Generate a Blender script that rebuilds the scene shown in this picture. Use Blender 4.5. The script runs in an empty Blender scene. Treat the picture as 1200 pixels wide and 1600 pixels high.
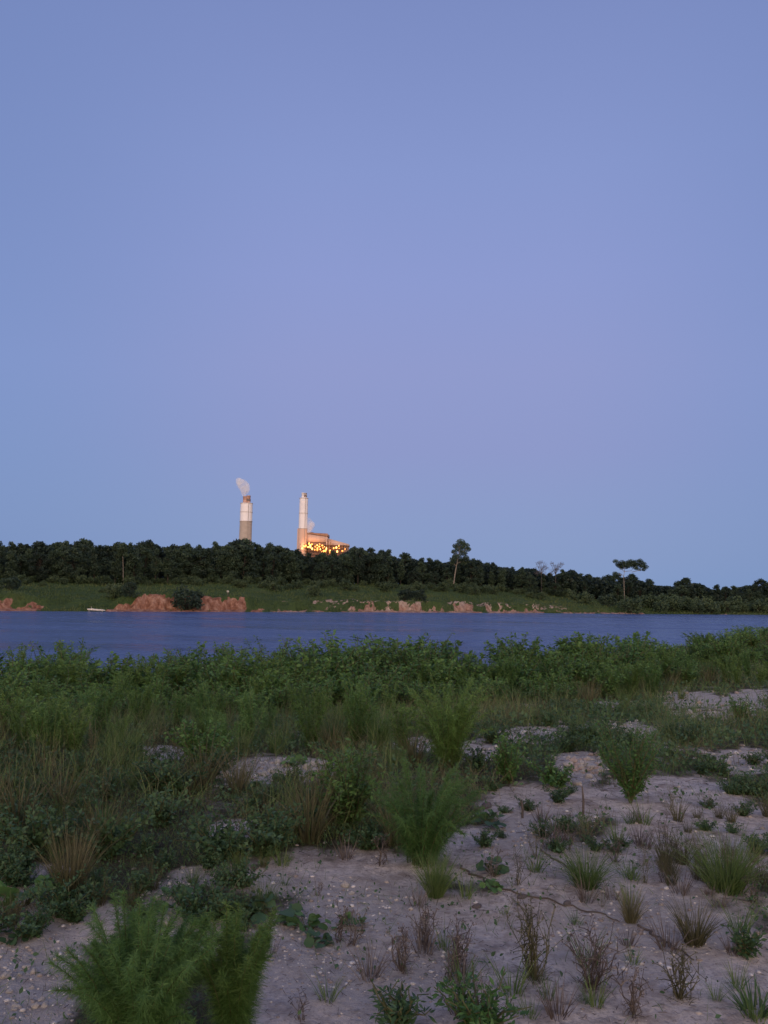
import bpy, bmesh, math, random
import numpy as np
from mathutils import Vector, Matrix

rng = np.random.default_rng(7)
random.seed(7)
C = bpy.context.scene.collection
R = math.radians
scn = bpy.context.scene

# ------------------------------------------------------------------ camera
EYE = 1.6
F = 1230.0
PITCH = R(5.34)
ROLL = R(1.2)
WZ = -6.5                                     # water level

def cam_axes():
    fwd = np.array([0, math.cos(PITCH), math.sin(PITCH)])
    right0 = np.array([1.0, 0, 0])
    up0 = np.array([0, -math.sin(PITCH), math.cos(PITCH)])
    # rolled: verticals lean to the right at the top in the picture
    c, s = math.cos(ROLL), math.sin(ROLL)
    right = c * right0 + s * up0
    up = -s * right0 + c * up0
    return fwd, right, up
FWD, RIGHT, UP = cam_axes()
EYEP = np.array([0, 0, EYE])

def project(P):
    d = np.asarray(P, float) - EYEP
    dep = d @ FWD
    dep = np.where(dep < 0.05, 0.05, dep)
    return 600 + F * (d @ RIGHT) / dep, 800 - F * (d @ UP) / dep

def ray(px, py):
    d = FWD + RIGHT * (px - 600) / F - UP * (py - 800) / F
    return d

def at_depth(px, py, y):
    d = ray(px, py)
    return EYEP + d * (y / d[1])

def plane_hit(px, py, z):
    d = ray(px, py)
    return EYEP + d * ((z - EYE) / d[2])

cam = bpy.data.cameras.new('camera')
camo = bpy.data.objects.new('camera', cam)
C.objects.link(camo)
cam.sensor_fit = 'VERTICAL'
cam.sensor_height = 24
cam.lens = 24 * F / 1600
cam.clip_start = 0.05
cam.clip_end = 20000
M = Matrix(((RIGHT[0], UP[0], -FWD[0], 0), (RIGHT[1], UP[1], -FWD[1], 0), (RIGHT[2], UP[2], -FWD[2], EYE), (0, 0, 0, 1)))
camo.matrix_world = M
scn.camera = camo

# ------------------------------------------------------------------ noise
def _hash(ix, iy, seed):
    h = np.sin(ix * 127.1 + iy * 311.7 + seed * 74.7) * 43758.5453
    return h - np.floor(h)

def vnoise(x, y, seed=0):
    x = np.asarray(x, float); y = np.asarray(y, float)
    ix, iy = np.floor(x), np.floor(y)
    fx, fy = x - ix, y - iy
    fx = fx * fx * (3 - 2 * fx); fy = fy * fy * (3 - 2 * fy)
    a, b = _hash(ix, iy, seed), _hash(ix + 1, iy, seed)
    c, d = _hash(ix, iy + 1, seed), _hash(ix + 1, iy + 1, seed)
    return (a * (1 - fx) + b * fx) * (1 - fy) + (c * (1 - fx) + d * fx) * fy

def fbm(x, y, seed=0, octv=4):
    s, a, t = 0, 0.5, 0
    for k in range(octv):
        s = s + a * vnoise(x * 2 ** k, y * 2 ** k, seed + k * 3.7); t += a; a *= 0.5
    return s / t                                # 0..1

def sm(t):
    t = np.clip(t, 0, 1)
    return t * t * (3 - 2 * t)

# ------------------------------------------------------------------ mesh builder
class MB:
    def __init__(self):
        self.v, self.q, self.t, self.tone, self.n = [], [], [], [], 0
    def add(self, v, quads=None, tris=None, tone=0.5):
        v = np.asarray(v, float).reshape(-1, 3)
        if quads is not None and len(quads): self.q.append(np.asarray(quads, int).reshape(-1, 4) + self.n)
        if tris is not None and len(tris): self.t.append(np.asarray(tris, int).reshape(-1, 3) + self.n)
        self.v.append(v)
        self.tone.append(np.broadcast_to(np.asarray(tone, float), (len(v),)).copy())
        self.n += len(v)
        return self
    def mesh(self, name, mat, smooth=False):
        me = bpy.data.meshes.new(name)
        v = np.concatenate(self.v)
        q = np.concatenate(self.q) if self.q else np.zeros((0, 4), int)
        t = np.concatenate(self.t) if self.t else np.zeros((0, 3), int)
        me.vertices.add(len(v)); me.vertices.foreach_set('co', v.ravel().astype(np.float32))
        nl = len(q) * 4 + len(t) * 3
        me.loops.add(nl)
        me.loops.foreach_set('vertex_index', np.concatenate([q.ravel(), t.ravel()]).astype(np.int32))
        me.polygons.add(len(q) + len(t))
        st = np.concatenate([np.arange(len(q)) * 4, len(q) * 4 + np.arange(len(t)) * 3]).astype(np.int32)
        me.polygons.foreach_set('loop_start', st)
        if smooth: me.polygons.foreach_set('use_smooth', np.ones(len(q) + len(t), bool))
        me.update(calc_edges=True)
        at = me.attributes.new('tone', 'FLOAT', 'POINT')
        at.data.foreach_set('value', np.concatenate(self.tone).astype(np.float32))
        me.validate()
        if mat is not None: me.materials.append(mat)
        return me

def attr(me, name, arr):
    a = me.attributes.new(name, 'FLOAT', 'POINT')
    a.data.foreach_set('value', np.asarray(arr, np.float32))

def link(name, me, parent=None):
    o = bpy.data.objects.new(name, me)
    C.objects.link(o)
    if parent is not None: o.parent = parent
    return o

def tag(o, label=None, cat=None, group=None, kind=None):
    if label: o['label'] = label
    if cat: o['category'] = cat
    if group: o['group'] = group
    if kind: o['kind'] = kind
    return o

def inst(name, parts, loc, rz, scale, label, cat, group=None):
    """one thing: an Empty at its base with its part objects (or a single mesh object)"""
    if len(parts) == 1:
        o = link(name, parts[0][1])
    else:
        o = link(name, None)
        o.empty_display_size = 0.1
        for pn, me in parts:
            link(pn, me, o)
    o.location = loc
    o.rotation_euler = (0, 0, rz)
    o.scale = scale if hasattr(scale, '__len__') else (scale,) * 3
    return tag(o, label, cat, group)

def unit(v):
    return v / np.maximum(np.linalg.norm(v, axis=-1, keepdims=True), 1e-9)

def rdir(n, up=0.0):
    v = rng.normal(size=(n, 3)); v[:, 2] += up
    return unit(v)

def strips(mb, base, d, L, W, bend, segs=3, tone=0.5, taper=0.12):
    """narrow bent blades: base (N,3), direction d (N,3), bend (N,3) added as t^2"""
    n = len(base)
    L = np.broadcast_to(L, (n,)); W = np.broadcast_to(W, (n,))
    side = unit(np.cross(d, rdir(n)))
    rows = []
    for k in range(segs + 1):
        t = k / segs
        p = base + d * (L * t)[:, None] + bend * (L * t * t)[:, None]
        w = W * (1 - (1 - taper) * t ** 1.3) * 0.5
        rows.append(p - side * w[:, None]); rows.append(p + side * w[:, None])
    v = np.stack(rows, 1)                        # n, 2(segs+1), 3
    m = 2 * (segs + 1)
    off = (np.arange(n) * m)[:, None]
    q = [off + np.array([[2 * k, 2 * k + 1, 2 * k + 3, 2 * k + 2]]) for k in range(segs)]
    q = np.stack(q, 1).reshape(-1, 4)
    mb.add(v.reshape(-1, 3), q, tone=np.repeat(np.broadcast_to(tone, (n,)), m))

def leaves(mb, c, ax, nrm, L, W, tone=0.5, fold=0.12, round_=False):
    """folded leaf blades: base c, axis ax, face normal nrm"""
    n = len(c)
    L = np.broadcast_to(L, (n,))[:, None]; W = np.broadcast_to(W, (n,))[:, None]
    ax = unit(ax)
    sd = unit(np.cross(ax, nrm)); nn = np.cross(sd, ax)
    a, b = (0.12, 0.88) if round_ else (0.3, 0.62)
    wa, wb = (0.8, 0.75) if round_ else (0.9, 0.75)
    v = np.stack([c,
                  c + ax * L * a - sd * W * .5 * wa + nn * W * fold, c + ax * L * .5 - sd * W * .5 + nn * W * fold, c + ax * L * b - sd * W * .5 * wb + nn * W * fold,
                  c + ax * L - nn * L * .06,
                  c + ax * L * b + sd * W * .5 * wb + nn * W * fold, c + ax * L * .5 + sd * W * .5 + nn * W * fold, c + ax * L * a + sd * W * .5 * wa + nn * W * fold,
                  c + ax * L * .5], 1)
    off = (np.arange(n) * 9)[:, None]
    q = np.stack([off + np.array([[0, 1, 2, 8]]), off + np.array([[8, 2, 3, 4]]), off + np.array([[8, 4, 5, 6]]), off + np.array([[0, 8, 6, 7]])], 1).reshape(-1, 4)
    mb.add(v.reshape(-1, 3), q, tone=np.repeat(np.broadcast_to(tone, (n,)), 9))

def tube(mb, pts, rad, n=6, tone=0.5, cap=True):
    pts = np.asarray(pts, float); k = len(pts)
    rad = np.broadcast_to(rad, (k,))
    tg = unit(np.gradient(pts, axis=0))
    ref = np.array([0.0, 1.0, 0.03]) if abs(tg[0, 1]) < 0.8 else np.array([1.0, 0, 0])
    a = unit(np.cross(tg, ref)); b = np.cross(tg, a)
    ang = np.linspace(0, 2 * math.pi, n, endpoint=False)
    v = pts[:, None] + rad[:, None, None] * (a[:, None] * np.cos(ang)[None, :, None] + b[:, None] * np.sin(ang)[None, :, None])
    v = v.reshape(-1, 3)
    q = []
    for i in range(k - 1):
        for j in range(n):
            q.append((i * n + j, i * n + (j + 1) % n, (i + 1) * n + (j + 1) % n, (i + 1) * n + j))
    tr = []
    if cap:
        v = np.concatenate([v, pts[-1:]])
        tr = [((k - 1) * n + j, (k - 1) * n + (j + 1) % n, k * n) for j in range(n)]
    mb.add(v, q, tr, tone)

def quadscatter(mb, c, size, tone, up=0.4):
    """small irregular leaf-clump faces"""
    n = len(c)
    nr = rdir(n, up); a = unit(np.cross(nr, rdir(n))); b = np.cross(nr, a)
    s = np.broadcast_to(size, (n,))[:, None]
    j = lambda: s * (0.35 + 0.4 * rng.random((n, 1)))
    v = np.stack([c - a * j(), c - b * j() + nr * s * .15 * rng.normal(size=(n, 1)), c + a * j(), c + b * j() + nr * s * .15 * rng.normal(size=(n, 1))], 1)
    q = (np.arange(n) * 4)[:, None] + np.arange(4)[None]
    mb.add(v.reshape(-1, 3), q, tone=np.repeat(np.broadcast_to(tone, (n,)), 4))

# ------------------------------------------------------------------ materials
def mat_new(name):
    m = bpy.data.materials.new(name); m.use_nodes = True
    nt = m.node_tree
    b = nt.nodes['Principled BSDF']
    return m, nt, b

def ramp(nt, fac, stops):
    r = nt.nodes.new('ShaderNodeValToRGB')
    e = r.color_ramp.elements
    while len(e) < len(stops): e.new(0.5)
    for el, (p, c) in zip(e, stops):
        el.position = p; el.color = (*c, 1)
    nt.links.new(fac, r.inputs[0])
    return r.outputs[0]

def noise(nt, vec, scale, detail=4, rough=0.55, dist=0.0):
    n = nt.nodes.new('ShaderNodeTexNoise')
    n.inputs['Scale'].default_value = scale; n.inputs['Detail'].default_value = detail
    n.inputs['Roughness'].default_value = rough; n.inputs['Distortion'].default_value = dist
    if vec is not None: nt.links.new(vec, n.inputs['Vector'])
    return n.outputs['Fac']

def coords(nt, scale=(1, 1, 1), which='Object'):
    t = nt.nodes.new('ShaderNodeTexCoord')
    m = nt.nodes.new('ShaderNodeMapping')
    m.inputs['Scale'].default_value = scale
    nt.links.new(t.outputs[which], m.inputs['Vector'])
    return m.outputs[0]

def mathn(nt, op, a, b=None, clamp=False):
    n = nt.nodes.new('ShaderNodeMath'); n.operation = op; n.use_clamp = clamp
    for i, x in enumerate((a, b)):
        if x is None: continue
        if isinstance(x, (int, float)): n.inputs[i].default_value = x
        else: nt.links.new(x, n.inputs[i])
    return n.outputs[0]

def mixc(nt, fac, a, b, mode='MIX'):
    n = nt.nodes.new('ShaderNodeMix'); n.data_type = 'RGBA'; n.blend_type = mode
    for s, x in ((n.inputs[0], fac), (n.inputs[6], a), (n.inputs[7], b)):
        if isinstance(x, (int, float)): s.default_value = x
        elif isinstance(x, tuple): s.default_value = (*x, 1)
        else: nt.links.new(x, s)
    return n.outputs[2]

def attrn(nt, name):
    a = nt.nodes.new('ShaderNodeAttribute'); a.attribute_name = name
    return a.outputs['Fac']

def bump(nt, b, h, strength, dist):
    n = nt.nodes.new('ShaderNodeBump')
    n.inputs['Strength'].default_value = strength; n.inputs['Distance'].default_value = dist
    nt.links.new(h, n.inputs['Height']); nt.links.new(n.outputs[0], b.inputs['Normal'])

def leaf_mat(name, dark, mid, light, var=0.45, rough=0.55):
    m, nt, b = mat_new(name)
    oi = nt.nodes.new('ShaderNodeObjectInfo')
    t = mathn(nt, 'ADD', attrn(nt, 'tone'), mathn(nt, 'MULTIPLY', mathn(nt, 'SUBTRACT', oi.outputs['Random'], 0.5), var), clamp=True)
    col = ramp(nt, t, [(0.0, dark), (0.5, mid), (1.0, light)])
    nt.links.new(col, b.inputs['Base Color'])
    b.inputs['Roughness'].default_value = rough
    b.inputs['Specular IOR Level'].default_value = 0.35
    tr = nt.nodes.new('ShaderNodeBsdfTranslucent'); nt.links.new(col, tr.inputs[0])
    mx = nt.nodes.new('ShaderNodeMixShader'); mx.inputs[0].default_value = 0.3
    nt.links.new(b.outputs[0], mx.inputs[1]); nt.links.new(tr.outputs[0], mx.inputs[2])
    nt.links.new(mx.outputs[0], nt.nodes['Material Output'].inputs[0])
    return m

def solid_mat(name, c1, c2, scale, rough=0.85, bmp=0.0, bd=0.05, stretch=(1, 1, 1)):
    m, nt, b = mat_new(name)
    f = noise(nt, coords(nt, stretch), scale, 6, 0.6)
    nt.links.new(ramp(nt, f, [(0.3, c1), (0.7, c2)]), b.inputs['Base Color'])
    b.inputs['Roughness'].default_value = rough
    b.inputs['Specular IOR Level'].default_value = 0.3
    if bmp: bump(nt, b, f, bmp, bd)
    return m

M_FENNEL = leaf_mat('feathery_green', (.05, .105, .026), (.09, .18, .042), (.16, .26, .075))
M_FENNEL_DARK = leaf_mat('feathery_dark_green', (.046, .11, .032), (.085, .185, .05), (.14, .26, .08))
M_BROAD = leaf_mat('broad_leaf_green', (.06, .12, .034), (.105, .21, .055), (.17, .29, .09))
M_BRIGHT = leaf_mat('bright_feathery_green', (.075, .14, .035), (.125, .235, .055), (.19, .32, .09))
M_BLUEISH = leaf_mat('dull_leaf_green', (.038, .078, .034), (.068, .135, .056), (.11, .185, .085))
M_GRASS = leaf_mat('grass_green', (.065, .115, .032), (.12, .195, .06), (.21, .25, .10))
M_STRAW = leaf_mat('dry_grass', (.07, .068, .034), (.125, .12, .06), (.24, .22, .125))
M_DEAD = leaf_mat('dead_stem', (.09, .07, .06), (.15, .12, .105), (.26, .22, .19))
M_STEM = leaf_mat('green_stem', (.06, .07, .03), (.11, .12, .05), (.2, .19, .1))
M_TREE = leaf_mat('tree_foliage', (.021, .040, .031), (.039, .070, .048), (.066, .108, .064), var=0.9)
M_TREE2 = leaf_mat('bush_foliage', (.044, .076, .042), (.070, .115, .058), (.108, .155, .08), var=0.5)
M_BARE = leaf_mat('grey_twig', (.08, .07, .075), (.13, .115, .12), (.2, .18, .18))
M_BARK = solid_mat('bark', (.025, .022, .02), (.055, .048, .04), 3.0)
M_PALEBARK = solid_mat('pale_bark', (.15, .135, .12), (.30, .27, .245), 3.0)
M_ROCK = solid_mat('pale_rock', (.25, .225, .20), (.50, .46, .42), 14.0, 0.9, 0.4, 0.01)
M_ROCK_PINK = solid_mat('pink_rock', (.26, .20, .17), (.46, .37, .33), 14.0, 0.9, 0.4, 0.01)
M_ROCK_DARK = solid_mat('dark_stone', (.06, .05, .05), (.15, .13, .13), 14.0, 0.9, 0.4, 0.01)
M_WOOD = solid_mat('weathered_wood', (.06, .05, .045), (.16, .13, .11), 12.0)
M_DRIFT = solid_mat('driftwood', (.5, .47, .43), (.75, .72, .68), 4.0)

# ------------------------------------------------------------------ near ground
def edge(x):
    return np.interp(x, [-60, -20, -8, 0, 6, 15, 40, 80], [14, 13.5, 14, 17, 20, 31, 50, 60])

def near_h(x, y):
    x = np.asarray(x, float); y = np.asarray(y, float)
    e = edge(x)
    z = -0.6 * sm((y - 6) / (e - 6)) * np.interp(x, [-20, 0, 10, 16], [1.15, 1.0, .7, .45])
    z = z - 7.2 * sm((y - e - 1.5) / 24)
    near = np.clip(y / 4, 0.3, 2)
    z = z + 0.07 * (fbm(x * .55, y * .55, 3, 3) - .5) * near + 0.035 * (fbm(x * 2.3, y * 2.3, 5, 3) - .5) + 0.012 * (fbm(x * 9, y * 9, 8, 2) - .5)
    z = z + 0.07 * np.exp(-(((x - 1.75) / .35) ** 2 + ((y - 7.3) / .3) ** 2))
    z = z + 36 * sm((-y - 60) / 330)  # unseen ridge added behind the camera to keep low sun off both banks
    return z

def ghit(px, py):
    d = ray(px, py)
    t = np.linspace(1.5, 60, 2400) / d[1]
    P = EYEP + t[:, None] * d
    below = np.nonzero(P[:, 2] < near_h(P[:, 0], P[:, 1]))[0]
    p = P[below[0]] if len(below) else P[-1]
    p = p.copy(); p[2] = float(near_h(p[0], p[1]))
    return p

# bare patches of the ground, given where the photograph shows them (converted to ground points)
SAND = [(520, 1370, 190, 45), (570, 1470, 190, 110), (520, 1560, 160, 100), (800, 1340, 130, 60), (760, 1500, 220, 120), (1000, 1500, 260, 130),
        (860, 1258, 110, 38), (1050, 1252, 120, 45), (1160, 1190, 60, 22), (830, 1150, 78, 14), (970, 1140, 68, 15), (1110, 1108, 88, 30), (905, 1200, 40, 28),
        (40, 1510, 90, 110), (265, 1420, 50, 50), (30, 1398, 40, 22), (430, 1205, 95, 22), (245, 1178, 60, 14), (1040, 1350, 160, 60), (650, 1165, 40, 16),
        (800, 1105, 45, 6), (960, 1100, 50, 5), (1180, 1085, 40, 9), (370, 1300, 50, 20), (330, 1450, 30, 50), (335, 1368, 75, 16), (120, 1440, 90, 40), (60, 1362, 40, 10), (1150, 1290, 60, 40), (740, 1175, 50, 15)]
GRAVEL = [(335, 1368, 75, 18), (830, 1150, 75, 12), (560, 1480, 150, 90), (1160, 1190, 60, 22), (430, 1205, 100, 26), (40, 1500, 90, 110), (265, 1410, 55, 60), (910, 1200, 45, 30), (1110, 1105, 95, 40), (960, 1140, 80, 20), (840, 1300, 80, 25),
          (500, 1400, 140, 25), (350, 1460, 45, 60), (1000, 1460, 140, 60), (370, 1156, 14, 6), (900, 1310, 60, 30), (640, 1165, 40, 14), (760, 1180, 60, 16)]

def blob_mask(px, py, blobs, soft=0.35):
    m = np.zeros_like(px)
    for bx, by, rx, ry in blobs:
        d = np.sqrt(((px - bx) / rx) ** 2 + ((py - by) / ry) ** 2)
        m = np.maximum(m, sm((1 + soft - d) / (2 * soft)))
    return m

def cover(P):
    """0 = bare sand, 1 = vegetated"""
    px, py = project(P)
    inside = (P[:, 1] > 1.5) & (px > -150) & (px < 1350)
    n = fbm(P[:, 0] * 1.7, P[:, 1] * 1.7, 21, 4) - .5
    n2 = fbm(P[:, 0] * 7, P[:, 1] * 7, 22, 3) - .5
    s = blob_mask(px, py, SAND)
    s = np.where(inside, s, np.maximum(sm((6 - P[:, 1]) / 3) * .7, .9 * sm((fbm(P[:, 0] * .6, P[:, 1] * .6, 23, 3) - .45) / .15)))
    s = np.maximum(s, np.where(inside, sm((py - 1400) / 120) * sm((px - 380) / 80), 0))
    br = 1 + 1.3 * sm((P[:, 1] - 6) / 4)
    return np.clip(1 - s + .12 * (br - 1) + n * 0.9 * br + n2 * .8 * br, 0, 1)

def gravelm(P):
    px, py = project(P)
    g = blob_mask(px, py, GRAVEL, 0.5)
    return np.clip(g * (0.6 + 0.9 * (fbm(P[:, 0] * 3, P[:, 1] * 3, 31, 3))), 0, 1)

def build_ground():
    w = np.concatenate([-np.geomspace(3, 900, 70)[::-1], np.linspace(-2.8, 1.8, 24), np.geomspace(2.0, 66, 520)])
    u = np.concatenate([-np.geomspace(1.0, 6, 26)[::-1][:-1], np.linspace(-1.0, 1.0, 420), np.geomspace(1.0, 6, 26)[1:]])
    Y, U = np.meshgrid(w, u, indexing='ij')
    X = U * (np.abs(Y) * .62 + 1.2)
    Z = near_h(X, Y)
    P = np.stack([X, Y, Z], -1).reshape(-1, 3)
    cv, gv = cover(P), gravelm(P)
    nr, nc = len(w), len(u)
    idx = np.arange(nr * nc).reshape(nr, nc)
    q = np.stack([idx[:-1, :-1], idx[:-1, 1:], idx[1:, 1:], idx[1:, :-1]], -1).reshape(-1, 4)
    m, nt, b = mat_new('sandy_ground')
    co = coords(nt)
    n1 = noise(nt, co, 1.6, 6, 0.6)
    n2 = noise(nt, co, 18, 6, 0.65)
    n3 = noise(nt, co, 90, 4, 0.7)
    sand = ramp(nt, n1, [(0.3, (.50, .44, .40)), (0.5, (.65, .575, .53)), (0.72, (.74, .67, .63))])
    n4 = noise(nt, co, 5.5, 8, 0.7)
    sand = mixc(nt, ramp(nt, n4, [(0.45, (0, 0, 0)), (0.66, (.85, .85, .85))]), sand, (.29, .235, .205))
    sand = mixc(nt, ramp(nt, n2, [(0.48, (0, 0, 0)), (0.7, (.7, .7, .7))]), sand, (.25, .205, .18))
    sand = mixc(nt, ramp(nt, n3, [(0.55, (0, 0, 0)), (0.8, (.7, .7, .7))]), sand, (.5, .44, .41))
    pale = ramp(nt, n2, [(0.35, (.30, .26, .235)), (0.65, (.56, .51, .47))])
    n5 = noise(nt, co, 45, 5, .75)
    sand = mixc(nt, ramp(nt, n5, [(.5, (0, 0, 0)), (.68, (.7, .7, .7))]), sand, (.24, .2, .18))
    col = mixc(nt, mathn(nt, 'MULTIPLY', attrn(nt, 'gravel'), 0.8), sand, pale)
    soil = ramp(nt, n2, [(0.3, (.045, .045, .028)), (0.7, (.11, .10, .065))])
    edge_ = mathn(nt, 'ADD', attrn(nt, 'cover'), mathn(nt, 'MULTIPLY', mathn(nt, 'SUBTRACT', n2, 0.5), 0.7))
    col = mixc(nt, ramp(nt, edge_, [(0.35, (0, 0, 0)), (0.8, (1, 1, 1))]), col, soil)
    nt.links.new(col, b.inputs['Base Color'])
    b.inputs['Roughness'].default_value = 0.95
    b.inputs['Specular IOR Level'].default_value = 0.15
    h = mathn(nt, 'ADD', n2, mathn(nt, 'MULTIPLY', n3, 0.5))
    bump(nt, b, mathn(nt, 'ADD', h, n4), 0.9, 0.035)
    mb = MB(); mb.add(P, q)
    me = mb.mesh('ground', m, True)
    attr(me, 'cover', cv); attr(me, 'gravel', gv)
    tag(link('ground', me), kind='structure')
build_ground()

# ------------------------------------------------------------------ river
def build_river():
    m, nt, b = mat_new('river_water')
    b.inputs['Base Color'].default_value = (.062, .108, .265, 1)
    b.inputs['Roughness'].default_value = 0.25
    b.inputs['IOR'].default_value = 1.33
    n1 = noise(nt, coords(nt, (0.55, 1.0, 1)), 0.9, 5, 0.6, 0.3)
    n2 = noise(nt, coords(nt, (0.35, 1.0, 1)), 0.12, 3, 0.5)
    h = mathn(nt, 'ADD', n1, mathn(nt, 'MULTIPLY', n2, 2.0))
    n3 = noise(nt, coords(nt, (.02, .07, 1)), 1.0, 4, .6)
    nt.links.new(ramp(nt, n3, [(.35, (.12, .12, .12)), (.65, (.38, .38, .38))]), b.inputs['Roughness'])
    h = mathn(nt, 'MULTIPLY', h, mathn(nt, 'ADD', mathn(nt, 'MULTIPLY', n3, 1.6), .3))
    bump(nt, b, h, 1.0, 0.9)
    mb = MB()
    xs = np.linspace(-1200, 1200, 25); ys = np.linspace(22, 620, 13)
    X, Y = np.meshgrid(xs, ys)
    idx = np.arange(X.size).reshape(X.shape)
    q = np.stack([idx[:-1, :-1], idx[:-1, 1:], idx[1:, 1:], idx[1:, :-1]], -1).reshape(-1, 4)
    mb.add(np.stack([X, Y, np.full_like(X, WZ)], -1).reshape(-1, 3), q)
    tag(link('river', mb.mesh('river', m, True)), kind='structure')
build_river()

# ------------------------------------------------------------------ far bank
_sp = [plane_hit(px, py, WZ) for px, py in ((-250, 954.5), (0, 955), (200, 956), (400, 956.5), (600, 957), (800, 958), (1000, 959.5), (1200, 961), (1450, 963))]
SX = np.array([-900] + [p[0] for p in _sp] + [900]); SY = np.array([_sp[0][1] - 30] + [p[1] for p in _sp] + [_sp[-1][1] + 60])
def shore(x):
    return np.interp(x, SX, SY)
def px2x(px):
    px = np.asarray(px, float)
    return np.interp(px, np.linspace(-300, 1500, 91), [plane_hit(p, 956 + (p - 600) * .006, WZ)[0] for p in np.linspace(-300, 1500, 91)])
HCX = px2x([-250, 0, 100, 180, 200, 260, 380, 400, 560, 700, 850, 950, 1050, 1200, 1400])
HCZ = [2.5, 4.2, 2.8, 3.0, 3.7, 4.4, 4.0, 3.2, 3.2, 3.4, 2.6, 2.0, 1.4, .9, .9]
HCT = [3, 8.5, 6, 5, 8, 12, 10, 6.5, 6.5, 8.5, 6.5, 6, 5, 4, 3]
ZTX = px2x([-250, 0, 300, 600, 800, 900, 1000, 1100, 1400])
ZTZ = [.3, .4, 1.2, 2.0, 1.0, -.8, -2.5, -4.0, -4.4]
CLAYPX = [(-60, -20, .8), (6, 84, .86), (188, 388, 1.0), (398, 416, .7), (422, 442, .6), (450, 480, .95), (490, 512, .65), (530, 556, .55), (566, 692, 1.0), (712, 740, .8), (762, 848, .95), (866, 908, .65), (936, 998, .95), (1110, 1124, .7)]
CL = [(float(px2x(a)), float(px2x(b)), s) for a, b, s in CLAYPX]
CLX0, CLX1 = float(px2x(392)), float(px2x(1000))
def clay(x):
    m = np.zeros_like(x)
    for a, b, s in CL:
        m = np.maximum(m, s * sm((x - a) / 2.2 + .6 + 1.0 * (vnoise(x * .8, x * 0, 46) - .5)) * sm((b - x) / 2.2 + .6))
    return m
def farmask(x, s):
    """where the bare clay shows through the grass"""
    cl = clay(x)
    e1 = fbm(x * .45, s * .35, 51, 4); e2 = fbm(x * 1.3, s * .9, 54, 3)
    top = np.interp(x, HCX, HCT) * (.5 + 1.0 * fbm(x * .45, s * 0, 55, 4))
    lo = sm((s + 1.2) / 1.2) * sm((top + (e1 - .5) * 5 - s) / 1.6)
    toe = .75 * sm((x - CLX0) / 5) * sm((CLX1 - x) / 5) * sm((3.0 + (e1 - .5) * 10 - s) / 1.4) * (.5 + e2)
    return np.clip(np.maximum(toe, cl * lo) * (.30 + 1.0 * e1 + .9 * (e2 - .5)) * 1.12, 0, 1)
def far_h(x, s):
    cl = clay(x)
    hc = np.interp(x, HCX, HCZ) * (.86 + .28 * fbm(x * .5, s * 0, 45, 3)); zt = np.interp(x, ZTX, ZTZ)
    er = (fbm(x * .35, s * .02, 41, 4) - .5) * 4.0 + (fbm(x * 1.4, s * .15, 42, 3) - .5) * 2.8
    w = 4.2 * cl + 13 * (1 - cl)
    t = np.clip((s - .6 - 4.6 * cl + er * (0.25 + .5 * cl)) / w, 0, 1)
    step = t ** 0.8
    z = WZ - .5 + (hc + .5) * np.where(cl > .3, step * .85 + .15 * sm(t), t)
    z = np.where(s < 0, WZ - .5 + s * .3, np.maximum(z, np.where(s < 0, z, WZ - .5 + .75 * sm(s / 2.5) * (.6 + .8 * fbm(x * .8, s * .8, 47, 2)))))
    z = z + (zt - (WZ + hc)) * sm((s - 10) / 60)
    z = z + (fbm(x * .12, s * .12, 43, 4) - .5) * 1.1 * sm((s - 3) / 8) + (fbm(x * .9, s * .9, 44, 3) - .5) * .5 * sm(s / 3)
    z = z + np.clip((s - 400) / 4000, 0, 1) * 2
    return z
def far_pt(x, s):
    return np.array([x, float(shore(x)) + s, float(far_h(np.array([x]), np.array([s]))[0])])
def far_at(px, s):
    """ground point on the far side seen in picture column px, s metres inland"""
    x = float(px2x(px))
    for _ in range(12):
        p = far_pt(x, s)
        q = project(p[None])[0][0]
        x += (px - q) / F * p[1] * .9
    return far_pt(x, s)

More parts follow.
